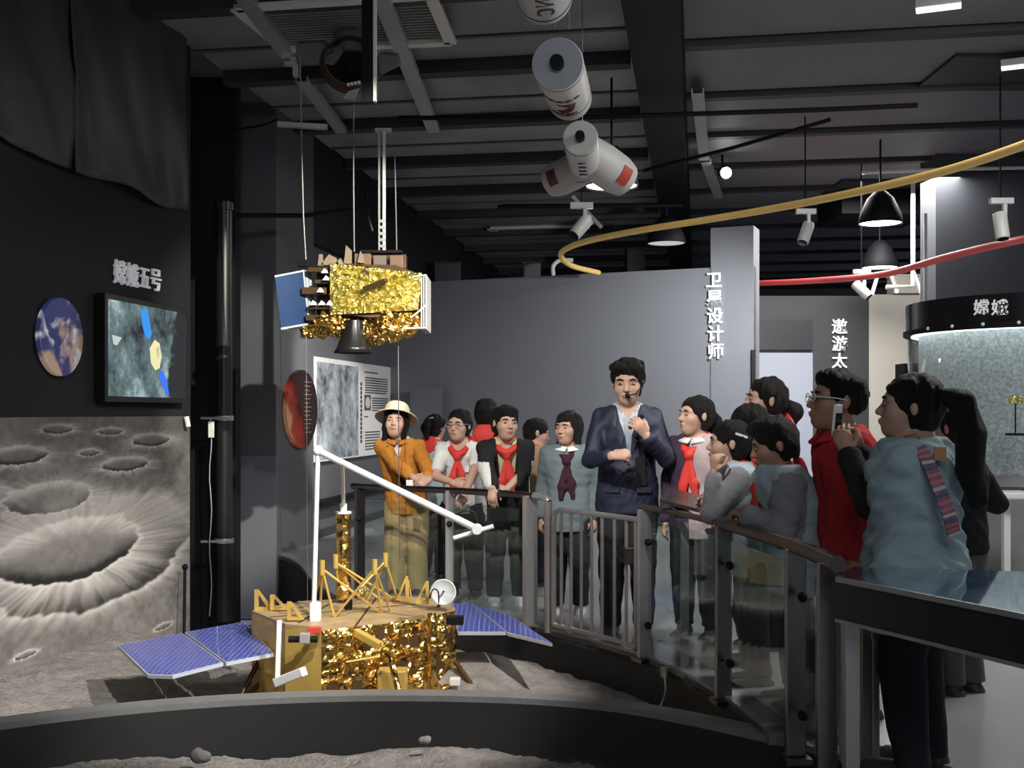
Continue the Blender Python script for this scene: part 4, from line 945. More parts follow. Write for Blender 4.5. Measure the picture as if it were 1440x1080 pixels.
pod((857, 238), 29, (.70, .55, -.35), .40, 'pale pod with red mark', mat('pod_white', (.58, .57, .55), .5), 8.5, -.35, mat('flag_red', (.50, .06, .03), .5))
mb = MB(); mb.box(P(820, 249, 8.5), (.10, .08, .10)); mb.cyl(P(800, 232, 8.5), P(842, 228, 8.4), .03, 10); build('pod_joint', mb, m_dsteel, CAN3)
for px, py, Y, lb in ((780, 42, 7.2, 'left'), (800, 42, 7.2, 'right')):
    wire([P(px, py, Y), P(px, -60, Y)], .003, f'thin canister wire, {lb} of the pair above the biggest canister')
wire([P(819, 200, 8.05), P(819, -40, 8.05)], .003, 'thin canister wire above the smaller canister')
# pendant lamps
def pendant(px, py, wpx, Y, label, power, shade=True):
    c = P(px, py, Y); r = wpx / 2 * Y / F
    o = empty('pendant_lamp', c, label, 'lamp', 'bell pendant lamps')
    mb = MB(); mb.lathe([(r, 0), (r * 1.02, .02), (r * .95, .10), (r * .6, .28), (r * .25, .36), (r * .22, .36), (r * .55, .26), (r * .9, .08), (r * .97, .01)], c, (0, 0, 1), 36, cap=False); build('lamp_shade', mb, m_black, o, True)
    mb = MB(); mb.lathe([(r * .95, .012), (r * .95, .018)], c, (0, 0, 1), 36); build('diffuser', mb, mat('lamp_glow') if power > 5 else mat('lamp_dim', (.6, .62, .6), .5, emit=(.9, .95, .9), estr=.35), o, False)
    mb = MB(); mb.cyl(c + Vector((0, 0, .3)), Vector((c.x, c.y, CEIL)), .012, 6); build('cord', mb, m_black, o)
    if power > 0:
        l = bpy.data.lights.new('pendant_bulb', 'SPOT'); l.energy = power; l.spot_size = 2.4; l.spot_blend = .8; l.shadow_soft_size = .1; l.color = (1, .95, .85)
        lo = bpy.data.objects.new('pendant_bulb', l); COL.objects.link(lo); lo.location = c + Vector((0, 0, -.02))
pendant(860, 263, 74, 10.2, 'white glowing pendant lamp behind the smaller canister', 40)
pendant(1238, 315, 60, 12.5, 'upper glowing pendant lamp below the yellow ring', 60)
pendant(1237, 377, 50, 15.0, 'lower glowing pendant lamp behind the red ring', 40)
pendant(937, 343, 54, 14.8, 'dim pendant lamp far back behind the yellow ring', 1)
# round spot lamp
sl = empty('spot_lamp_fixture', P(1021, 243, 13.0), 'bright round spot lamp shining at the camera from the ceiling', 'lamp')
c = P(1021, 243, 13.0)
mb = MB(); mb.sphere(c, .062, 16, 12); build('bulb', mb, mat('spot_glow', (1, 1, 1), .4, emit=(1, .95, .86), estr=18), sl, True)
mb = MB(); mb.lathe([(.075, .0), (.08, .10), (.05, .22)], c + Vector((0, .02, 0)), (0, 1, .35), 20, cap=False); build('housing', mb, m_black, sl)
mb = MB(); mb.cyl(c + Vector((0, .2, .06)), Vector((c.x, c.y + .25, CEIL)), .015, 6); build('stem', mb, m_black, sl)
# white track spots
def track(px, py, Y, dirv, label, up=.22):
    c = P(px, py, Y); ax = Vector(dirv).normalized()
    o = empty('track_spot', c, label, 'spotlight', 'white track spotlights')
    mb = MB(); mb.lathe([(.055, -.12), (.06, -.11), (.06, .10), (.052, .12)], c, ax, 18); build('housing', mb, m_white, o)
    mb = MB(); mb.lathe([(.05, .118), (.05, .124)], c, ax, 18); build('lens', mb, m_black, o)
    mb = MB(); mb.bar(c + Vector((.03, 0, .02)), c + Vector((.03, 0, up)), .03, .04); build('yoke', mb, m_white, o, False)
    mb = MB(); mb.box(c + Vector((.0, 0, up)), (.20, .06, .05)); build('track_adapter', mb, m_white, o, False)
    mb = MB(); mb.cyl(c + Vector((0, .02, up)), Vector((c.x, c.y + .02, CEIL - .02)), .008, 6); build('drop_rod', mb, m_black, o)
track(818, 318, 10.0, (-.5, -.3, -.6), 'white track spot on a slanting arm left of the yellow ring', .18)
mb = MB(); mb.bar(P(805, 276, 10.0), P(846, 320, 10.0), .035, .03); build('lamp_bracket', mb, m_galv, None, False, 'slanting pale steel strip behind the track spot by the pods', 'steel strip')
track(1133, 328, 11.5, (-.3, -.3, -.7), 'white track spot between the yellow and red rings')
track(1408, 318, 10.0, (.02, -.2, -.8), 'white track spot at the right edge above the red ring')
track(1212, 408, 13.5, (.5, -.3, -.6), 'small white track spot over the charcoal wall')
# linear lamps and a flat duct at the upper right
for x0, x1, y0, y1, lb in ((1288, 1352, 8, 0, 'linear white lamp strip at the upper right, nearest the corner'), (1408, 1475, 90, 82, 'short linear white lamp strip at the right edge below the corner')):
    a_, b_ = C(x0, y0 + 2, 4.36), C(x1, y1 + 2, 4.36); o = empty('linear_lamp', (a_ + b_) / 2, lb, 'lamp', 'linear ceiling lamps')
    mb = MB(); mb.bar(a_, b_, .16, .05); build('housing', mb, m_galv, o, False); mb = MB(); mb.bar(a_ - Vector((0, 0, .027)), b_ - Vector((0, 0, .027)), .11, .012); build('diffuser', mb, mat('linear_glow', (.8, .8, .8), .5, emit=(.9, .95, 1), estr=.8), o, False)
rect('trim_10', 1344, 1520, 55, 80, 9.5, m_beam, 1.0)
# hall rings
def ring(pts, r, m, label):
    mb = MB(); mb.tube(catmull(pts, 10), r, 10); return build('orbit_ring', mb, m, None, label=label, cat='ring')
ring([Vector((5.6, 10.2, 3.2)), Vector((5.75, 8.9, 3.2)), Vector((5.3, 7.6, 3.2)), Vector((4.4, 7.0, 3.2)), P(1480, 186, 7.2), P(1440, 204, 7.47), P(1330, 240, 8.2), P(1200, 271, 9.0), P(1100, 291, 9.7), P(1000, 308, 10.4), P(900, 324, 11.3), P(830, 338, 12.1), P(796, 350, 12.7), P(789, 361, 13.2), P(805, 374, 13.7), P(842, 383.5, 14.2)], .032,
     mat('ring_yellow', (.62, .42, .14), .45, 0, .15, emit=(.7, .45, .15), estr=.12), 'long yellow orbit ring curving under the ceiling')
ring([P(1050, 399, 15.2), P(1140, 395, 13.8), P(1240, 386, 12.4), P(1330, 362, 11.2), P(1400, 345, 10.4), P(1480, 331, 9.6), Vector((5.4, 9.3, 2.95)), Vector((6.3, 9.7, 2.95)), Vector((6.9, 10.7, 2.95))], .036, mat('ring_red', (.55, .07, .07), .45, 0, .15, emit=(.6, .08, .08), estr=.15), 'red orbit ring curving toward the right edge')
# clutter behind the grey wall
for (x0, x1, y0, y1, Y, m_, lb) in ((612, 648, 372, 398, 17.5, m_beam, 'dark equipment box above the grey wall beside the gold module'), (735, 760, 372, 392, 17.0, mat('box_mid', (.08, .08, .085), .6), 'grey equipment box above the grey wall near the yellow ring'),
                                    (880, 905, 352, 384, 17, m_black, 'black equipment box above the wall behind the yellow ring'), (1252, 1310, 390, 414, 16.1, m_beige, 'beige carton on the wall top behind the red ring')):
    a_, b_ = P(x0, y1, Y), P(x1, y0, Y); mb = MB(); mb.box(((a_.x + b_.x) / 2, Y, (a_.z + b_.z) / 2), (b_.x - a_.x, .3, b_.z - a_.z)); mb.box(((a_.x + b_.x) / 2, Y, b_.z + .01), ((b_.x - a_.x) * 1.06, .32, .03)); build('equipment_box', mb, m_, None, False, lb, 'box', bevel=.01)
mb = MB(); mb.tube(catmull([P(778, 388, 16), P(778, 374, 16), P(788, 366, 16), P(806, 366, 16)], 6), .03, 8); build('white_hose', mb, m_white, None, label='short white hose bent above the grey wall', cat='hose')
mb = MB(); mb.tube([P(1284, 250, 14.5), P(1284, 402, 14.5), P(1246, 404, 14.5)], .03, 8); build('white_pipe', mb, m_white, None, label='white bent pipe beside the lower pendant lamp', cat='pipe')
ch_ = empty('wall_brace', P(1250, 395, 15.2), 'white angled brace behind the lower pendant lamp', 'brace')
for a, b in (((1235, 384), (1226, 414)), ((1252, 384), (1262, 412)), ((1285, 384), (1296, 414))): mb = MB(); mb.bar(P(*a, 15.2), P(*b, 15.2), .04, .04); build('brace_bar', mb, m_white, ch_, False)
# ------------------------------------------------------------------ railings round the pit
HR = .895
def rail_at(px):                                        # floor point of the rail line seen at an image column
    best = min(railp_f, key=lambda p: abs(p.x / p.y * F + 720 - px)); return best.copy()
railp_f = catmull([Vector((x, y, 0)) for x, y in RAIL], 60)
def rail_between(p0, p1): return [p for p in railp_f if min(p0, p1) <= p.x / p.y * F + 720 <= max(p0, p1) and p.y > 3.9][::6]
m_hand = mat('handrail_brown', (.13, .10, .09), .35, .6, .2)
m_gclear = m_glass
def post(px, par, sz=.05, h=HR, m=None, off=0.0):
    p = rail_at(px); i = min(range(len(railp_f)), key=lambda k: (railp_f[k] - p).length)
    t = (railp_f[min(i + 1, len(railp_f) - 1)] - railp_f[max(0, i - 1)]).normalized()
    mb = MB(); mb.box(p + Vector((0, 0, h / 2 + .012)), (sz * .55, sz * 1.35, h - .025), t, Vector((-t.y, t.x, 0))); build('post', mb, m or m_steel, par, False, bevel=.004)
    mb = MB(); mb.box(p + Vector((0, 0, .012)), (.11, .11, .024), t, Vector((-t.y, t.x, 0))); build('base_plate', mb, m_dsteel, par, False)
    return p, t
def glass(px0, px1, par, z0=.10, z1=.80):
    pts = rail_between(px0, px1); mb = MB(); m = len(pts); vs = []
    for i, p in enumerate(pts):
        t = (pts[min(i + 1, m - 1)] - pts[max(0, i - 1)]).normalized(); n_ = Vector((t.y, -t.x, 0)) * .005
        vs += [p + n_ + Vector((0, 0, z0)), p + n_ + Vector((0, 0, z1)), p - n_ + Vector((0, 0, z1)), p - n_ + Vector((0, 0, z0))]
    fs = []
    for i in range(m - 1):
        for k in range(4): a, b = 4 * i + k, 4 * i + (k + 1) % 4; fs.append((a, b, b + 4, a + 4))
    fs += [(0, 1, 2, 3), (4 * m - 1, 4 * m - 2, 4 * m - 3, 4 * m - 4)]
    mb.add(vs, fs); return build('glass_panel', mb, m_glass, par, False)
def clamp(px, z, par):
    p = rail_at(px); mb = MB(); mb.sphere(p + Vector((0, -.03, z)), (.022, .04, .022), 10, 6); build('glass_clamp', mb, m_black, par)
# left section
p_ = rail_at(630)
rl = empty('glass_railing', p_, 'glass railing with steel posts where the woman in orange and two pupils lean', 'railing')
pts = [q + Vector((0, 0, HR)) for q in rail_between(496, 768)]
mb = MB(); mb.tube(pts, .024, 10); build('handrail', mb, m_dsteel, rl)
post(506, rl, .06, HR, m_dsteel); post(632, rl, .05); post(746, rl, .075)
glass(512, 628, rl); glass(636, 740, rl)
for px in (506, 632):
    for z in (.66, .22): clamp(px, z, rl)
e = rail_at(768); e2 = rail_at(774)
mb = MB(); mb.tube(catmull([rail_at(752) + Vector((0, 0, HR)), rail_at(764) + Vector((0, 0, HR)), rail_at(770) + Vector((0, 0, HR - .03)), rail_at(772) + Vector((0, 0, HR - .12)), rail_at(772) + Vector((0, 0, .012))], 8), .026, 10); build('bent_rail_end', mb, m_steel, rl)
# gate with bars
gt = empty('railing_gate', rail_at(840), 'steel barred gate in the railing before the guide in the suit', 'gate')
def gp(px, z): return rail_at(px) + Vector((0, 0, z))
zt_, zb_ = .82, .07
mb = MB(); mb.tube([gp(779, zb_)] + catmull([gp(779, zt_ - .08), gp(780.5, zt_ - .02), gp(786, zt_)], 5) + [gp(x, zt_) for x in (800, 820, 840, 860, 880, 896)], .017, 8); build('frame_rail', mb, m_steel, gt)
mb = MB(); mb.tube([gp(x, zb_) for x in (779, 800, 820, 840, 860, 880, 896)], .016, 8); build('frame_rail', mb, m_steel, gt)
for px in (789, 803, 817.5, 832.5, 848, 864.5, 881, 893): mb = MB(); mb.cyl(gp(px, zb_), gp(px, zt_), .0105, 8); build('bar', mb, m_steel, gt)
mb = MB(); mb.box(gp(886, .60), (.07, .05, .10)); build('lock_box', mb, m_dsteel, gt, False, bevel=.005)
for z in (.66, .10): mb = MB(); mb.cyl(gp(903, z - .03), gp(903, z + .03), .026, 10); build('hinge', mb, m_dsteel, gt)
# right section
rr_ = empty('glass_railing', rail_at(1010), 'curved glass railing with brown handrail where pupils lean at the right', 'railing')
pts = [q + Vector((0, 0, HR)) for q in rail_between(903, 1192)]
k = [i for i, q in enumerate(pts) if q.x / q.y * F + 720 < 1010]
mb = MB(); mb.tube(pts, [.018 if (q.x / q.y * F + 720) < 1010 else .032 for q in pts], 12); build('handrail', mb, m_hand, rr_)
for px, sz in ((905, .06), (1018, .06), (1119, .062), (1163, .055)): post(px, rr_, sz, HR - .01, m_steel if px < 1000 else mat('post_steel_dark', (.30, .28, .27), .3, 1, .15))
p = rail_at(960); mb = MB(); mb.box(p + Vector((.03, .12, .42)), (.045, .03, .84)); build('rear_post', mb, m_steel, rr_, False)
glass(911, 1012, rr_, .14, .82); glass(1024, 1112, rr_, .14, .82); glass(1125, 1158, rr_, .14, .80)
for px in (911, 1012, 1024, 1113, 1126):
    for z in (.70, .22): clamp(px, z, rr_)
# tilted info tablet on the rail
tb_ = empty('info_tablet', rail_at(950) + Vector((.03, .10, .9)), 'dark tilted information tablet on the rail between guide and pupils', 'tablet')
c4 = [P(928, 702, 6.35), P(940, 686, 6.72), P(990, 697, 6.55), P(984, 716, 6.18)]
nn = (c4[1] - c4[0]).cross(c4[2] - c4[0]).normalized()
mb = MB(); mb.prism(c4, nn * -.02 if nn.z > 0 else nn * .02); build('plate', mb, mat('tablet_dark', (.07, .06, .065), .25, .3), tb_, False)
mb = MB(); mb.bar(P(958, 704, 6.45), P(956, 728, 6.45), .05, .05); mb.bar(P(938, 704, 6.45), P(975, 726, 6.35), .03, .02); build('bracket', mb, m_dsteel, tb_, False)
# small cable on the pit wall
mb = MB(); q = rail_at(940); mb.tube(catmull([P(933, 944, 6.35), P(936, 970, 6.3), P(930, 990, 6.2), P(921, 1004, 6.1)], 6), .006, 6); build('wall_cable', mb, m_galv, None, label='short loose cable hanging on the pit wall below the railing', cat='cable')
mb = MB(); mb.box(P(933, 945, 6.36), (.035, .03, .06)); build('cable_socket', mb, mat('socket_beige', (.35, .3, .25), .6), None, False, 'small beige socket on the pit edge under the railing', 'socket', bevel=.004)
# steel posts under the table end
pg = empty('post_frame', P(1200, 1060, 4.75), 'steel post frame beside the blue display table', 'post frame')
for px, py0, py1, Y, wd, m_ in ((1160, 812, 1052, 4.78, .075, m_steel), (1187, 864, 1060, 4.72, .035, m_steel), (1216, 855, 1072, 4.68, .036, mat('bronze_post', (.40, .33, .28), .4, .8)), (1230, 893, 1076, 4.66, .03, m_steel)):
    a_, b_ = P(px, py0, Y), P(px, py1, Y); mb = MB(); mb.box((a_.x, Y, (a_.z + .0) / 2), (wd, .04, a_.z)); build('post', mb, m_, pg, False, bevel=.004)
mb = MB(); mb.tube([P(1152, 859, 4.78), P(1212, 869, 4.66)], .014, 8); build('cross_rail', mb, m_steel, pg)
a_ = P(1170, 838, 4.76); mb = MB(); mb.box(a_, (.12, .03, .16)); build('plate', mb, m_steel, pg, False)
mb = MB(); c = P(1238, 893, 4.6); mb.lathe([(.034, -.012), (.04, 0), (.034, .012)], c, (0, 1, 0), 20); build('round_bracket', mb, m_galv, pg)
# blue display table
tz = .86
def TT(px, py): return T(px, py, tz)
n1, n2, f1, f2 = TT(1176, 811), TT(1475, 870), TT(1200, 797), TT(1475, 810)
dt = empty('display_table', Vector((n1.x, n1.y, 0)), 'blue glass-topped display table with dark apron at the lower right', 'table')
top4 = [n1, n2, f2 + Vector((.25, .05, 0)), f1]
m_blue = bpy.data.materials.new('blue_table_glass'); m_blue.use_nodes = True; nt = m_blue.node_tree; b = nt.nodes['Principled BSDF']; tc = nt.nodes.new('ShaderNodeTexCoord')
n_ = nt.nodes.new('ShaderNodeTexNoise'); n_.inputs['Scale'].default_value = 3.5; n_.inputs['Detail'].default_value = 5; nt.links.new(tc.outputs['Object'], n_.inputs['Vector'])
cr = nt.nodes.new('ShaderNodeValToRGB'); cr.color_ramp.elements[0].position = .35; cr.color_ramp.elements[0].color = (.015, .05, .13, 1); cr.color_ramp.elements[1].position = .7; cr.color_ramp.elements[1].color = (.16, .28, .38, 1)
nt.links.new(n_.outputs['Fac'], cr.inputs[0]); nt.links.new(cr.outputs[0], b.inputs['Base Color']); b.inputs['Roughness'].default_value = .06; b.inputs['Coat Weight'].default_value = 1
mb = MB(); mb.prism([p + Vector((0, 0, -.012)) for p in top4], (0, 0, .012)); build('table_top', mb, m_blue, dt, False)
mb = MB(); dd = (n2 - n1).normalized(); mb.prism([n1 + Vector((0, 0, -.15)), n2 + Vector((0, 0, -.15)), n2 + Vector((0, 0, -.016)), n1 + Vector((0, 0, -.016))], Vector((-dd.y, dd.x, 0)) * .03); build('apron', mb, mat('apron_black', (.012, .012, .016), .35), dt, False)
mb = MB(); mb.bar(n1 + Vector((0, -.005, -.008)), n2 + Vector((0, -.005, -.008)), .012, .018); build('edge_strip', mb, m_galv, dt, False)
mb = MB(); mb.bar(n1 + Vector((0, 0, -.155)), n2 + Vector((0, 0, -.155)), .012, .012); build('edge_strip', mb, m_galv, dt, False)
mb = MB(); mb.box(((f2.x + .12), f2.y - .1, tz / 2 - .01), (.06, .06, tz - .03)); build('leg', mb, m_steel, dt, False)
mb = MB(); mb.box((n1.x + .07, n1.y + .06, tz / 2 - .01), (.05, .05, tz - .03)); build('leg', mb, m_steel, dt, False)

# ------------------------------------------------------------------ glass cylinder showcase and bar table at the right
Yc = 11.2; cx = P(1460, 0, Yc).x; rc = cx - P(1299, 0, Yc - .3).x
sc_ = empty('cylinder_showcase', (cx, Yc, 0), 'large round glass showcase with speckled grey interior at the right', 'showcase')
def zat(py, Y=Yc - rc): return HC + (HOR - py) * Y / F
zh0, zh1 = zat(456, Yc - rc * .6), zat(416, Yc - rc * .6)
zg0 = zat(668, Yc - rc * .6)
mb = MB(); mb.lathe([(rc * .985, zg0), (rc * .985, zh0), (rc * .975, zh0), (rc * .975, zg0)], (cx, Yc, 0), (0, 0, 1), 64, cap=False); build('glass_drum', mb, glass_mat('case_glass', (.9, .95, .94), .2), sc_, True)
m_spk = bpy.data.materials.new('speckled_backdrop'); m_spk.use_nodes = True; nt = m_spk.node_tree; b = nt.nodes['Principled BSDF']; tc = nt.nodes.new('ShaderNodeTexCoord')
vo = nt.nodes.new('ShaderNodeTexNoise'); vo.inputs['Scale'].default_value = 30; vo.inputs['Detail'].default_value = 8; vo.inputs['Roughness'].default_value = .8; nt.links.new(tc.outputs['Object'], vo.inputs['Vector'])
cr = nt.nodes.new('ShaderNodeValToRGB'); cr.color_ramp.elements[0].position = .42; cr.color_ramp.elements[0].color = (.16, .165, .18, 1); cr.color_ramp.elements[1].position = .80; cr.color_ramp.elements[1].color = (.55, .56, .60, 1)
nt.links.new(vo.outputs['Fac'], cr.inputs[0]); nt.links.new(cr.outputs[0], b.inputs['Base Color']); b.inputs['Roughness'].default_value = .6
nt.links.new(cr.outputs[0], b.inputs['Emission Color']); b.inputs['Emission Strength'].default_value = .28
mb = MB(); mb.lathe([(rc * .9, zg0), (rc * .9, zh0), (rc * .88, zh0), (rc * .88, zg0)], (cx, Yc, 0), (0, 0, 1), 64, cap=False); build('backdrop_drum', mb, m_spk, sc_, True)
mb = MB(); mb.lathe([(rc * .97, zh0 - .02), (rc, zh0 - .02), (rc, zh1), (rc * .3, zh1)], (cx, Yc, 0), (0, 0, 1), 64); build('header_ring', mb, mat('header_black', (.010, .010, .012), .18), sc_)
mb = MB(); mb.lathe([(rc * 1.012, zh0 - .05), (rc * 1.02, zh0 - .045), (rc * 1.02, zh0 + .0), (rc * 1.005, zh0)], (cx, Yc, 0), (0, 0, 1), 64, cap=False); build('lower_band', mb, m_black, sc_)
mb = MB(); mb.lathe([(rc * .96, zh0 - .052), (rc * .96, zh0 - .040), (rc * .9, zh0 - .040), (rc * .9, zh0 - .052)], (cx, Yc, 0), (0, 0, 1), 64, cap=False); build('light_ring', mb, mat('light_ring_glow', (1, 1, 1), .5, emit=(.92, 1, .96), estr=2.5), sc_)
mb = MB(); mb.lathe([(rc * 1.0, 0), (rc * 1.0, zg0 - .10), (rc * 1.03, zg0 - .09), (rc * 1.03, zg0), (rc * .7, zg0)], (cx, Yc, 0), (0, 0, 1), 64); build('base_drum', mb, mat('showcase_base', (.25, .255, .26), .5), sc_)
for i in range(7):
    g = math.radians(196 + i * 14); mb = MB(); mb.sphere((cx + rc * 1.02 * math.cos(g), Yc + rc * 1.02 * math.sin(g), zh0 - .01), .018, 10, 6); build('bolt', mb, m_white, sc_)
for i, ch in enumerate('嫦娥'):                          # lettering on the header
    px = 1380 + i * 26; a_ = (px - 720) / F
    A2 = a_ * a_ + 1; B2 = -2 * (a_ * cx + Yc); C2 = cx * cx + Yc * Yc - (rc * 1.004) ** 2; Yq = (-B2 - math.sqrt(B2 * B2 - 4 * A2 * C2)) / (2 * A2)
    pt = Vector((a_ * Yq, Yq, HC + (HOR - 432) * Yq / F)); nn = Vector((pt.x - cx, pt.y - Yc, 0)).normalized()
    text_part(ch, .150, pt + nn * .004, Vector((-nn.y, nn.x, 0)), (0, 0, 1), m_letter, sc_, .012, .013, 'lettering')
# little gold lander inside the case is seen through the glass
gl_ = empty('toy_satellite', P(1428, 590, Yc - rc - .12), 'tiny gold satellite figure before the round showcase', 'figure')
c = P(1428, 562, Yc - rc - .12)
for nm, bx, sz, m_ in (('body', (0, 0, 0), (.10, .06, .07), m_goldb), ('stand', (0, 0, -.16), (.012, .012, .26), m_black), ('base', (.0, 0, -.30), (.14, .10, .02), m_black)):
    mb = MB(); mb.box(c + Vector(bx), sz); build(nm, mb, m_, gl_, False, bevel=.004)
# white bar table
Yt = 9.6
bt = empty('bar_table', P(1412, 800, Yt), 'small white high table in front of the round showcase', 'table')
c = P(1418, 696, Yt)
mb = MB(); mb.box(c, (.34, .30, .06)); build('table_top', mb, m_white, bt, False, bevel=.015)
mb = MB(); mb.box((c.x - .02, Yt, (c.z + 0) / 2), (.055, .055, c.z - .04)); build('leg', mb, m_white, bt, False)
mb = MB(); mb.box((c.x - .02, Yt, .012), (.34, .30, .024)); build('foot_plate', mb, m_galv, bt, False)
# dark panel between beige wall and showcase
rect('trim_8', 1272, 1302, 511, 0, 12.4, m_black, .3, z0=0)
rect('trim_9', 1300, 1304, 300, 0, 12.3, m_galv, .03, z0=0)
# stones in the pits
m_rock = mat('moon_rock', (.22, .21, .2), .95, 0, .3, 12, .6, 40)
for i, (px, py, Y, r, lb) in enumerate(((598, 1041, 5.6, .03, 'small pale stone under the near kerb below the gold lander'), (283, 1063, 5.3, .04, 'pale stone on the near soil mound at bottom left'), (770, 948, 7.2, .035, 'dark stone at the foot of the far pit wall'), (600, 948, 7.0, .03, 'small grey stone behind the lander in the far pit'))):
    c = P(px, py, Y); mb = MB(); mb.sphere(c, (r * 1.2, r, r * .8), 12, 8); v = np.array([tuple(q) for q in mb.v]); v = v + (v - np.array(c)) * (.7 * (vnoise(v * 30, i) - .5))[:, None]; mb.v = [tuple(q) for q in v]
    build('moon_stone', mb, m_rock, None, True, lb, 'stone', 'stones on the lunar soil')
# ------------------------------------------------------------------ people: implicit surfaces meshed as one continuous skin
def surfnet(xs, ys, zs, Fv):
    ins = Fv < 0
    c = np.zeros(tuple(n - 1 for n in Fv.shape), np.int8)
    for a in (0, 1):
        for b in (0, 1):
            for d_ in (0, 1):
                c += ins[a:Fv.shape[0] - 1 + a, b:Fv.shape[1] - 1 + b, d_:Fv.shape[2] - 1 + d_]
    act = (c > 0) & (c < 8)
    I = np.argwhere(act)
    if len(I) == 0: return np.zeros((0, 3)), np.zeros((0, 4), int)
    idx = -np.ones(act.shape, np.int32); idx[act] = np.arange(len(I))
    ax = (xs, ys, zs); pos = np.zeros((len(I), 3)); cnt = np.zeros(len(I))
    for dim in range(3):
        o1, o2 = [k for k in range(3) if k != dim]
        for a in (0, 1):
            for b in (0, 1):
                J = I.copy(); J[:, o1] += a; J[:, o2] += b; K = J.copy(); K[:, dim] += 1
                fa = Fv[J[:, 0], J[:, 1], J[:, 2]]; fb = Fv[K[:, 0], K[:, 1], K[:, 2]]
                m = (fa < 0) != (fb < 0); t = np.where(m, fa / np.where(m, fa - fb, 1), 0)
                pt = np.zeros((len(I), 3))
                pt[:, dim] = ax[dim][J[:, dim]] + t * (ax[dim][K[:, dim]] - ax[dim][J[:, dim]])
                pt[:, o1] = ax[o1][J[:, o1]]; pt[:, o2] = ax[o2][J[:, o2]]
                pos += pt * m[:, None]; cnt += m
    v = pos / cnt[:, None]; quads = []
    for dim in range(3):
        o1, o2 = [(1, 2), (2, 0), (0, 1)][dim]
        sl0 = [slice(None)] * 3; sl1 = [slice(None)] * 3; sl0[dim] = slice(0, -1); sl1[dim] = slice(1, None)
        e = ins[tuple(sl0)] != ins[tuple(sl1)]; E = np.argwhere(e)
        ok = (E[:, o1] > 0) & (E[:, o2] > 0) & (E[:, o1] < Fv.shape[o1] - 1) & (E[:, o2] < Fv.shape[o2] - 1); E = E[ok]
        def cell(d1, d2):
            Q = E.copy(); Q[:, o1] -= d1; Q[:, o2] -= d2; return idx[Q[:, 0], Q[:, 1], Q[:, 2]]
        q = np.stack([cell(1, 1), cell(0, 1), cell(0, 0), cell(1, 0)], 1)
        flip = ~ins[E[:, 0], E[:, 1], E[:, 2]]; q[flip] = q[flip][:, ::-1]
        quads.append(q)
    q = np.concatenate(quads); q = q[(q >= 0).all(1)]
    return v, q
def axis(lo, hi, coarse, fine=(), fs=.005):
    out = [lo]; x = lo
    while x < hi:
        f_ = any(a - coarse <= x <= b for a, b in fine); x += fs if f_ else coarse; out.append(x)
    return np.array(out)
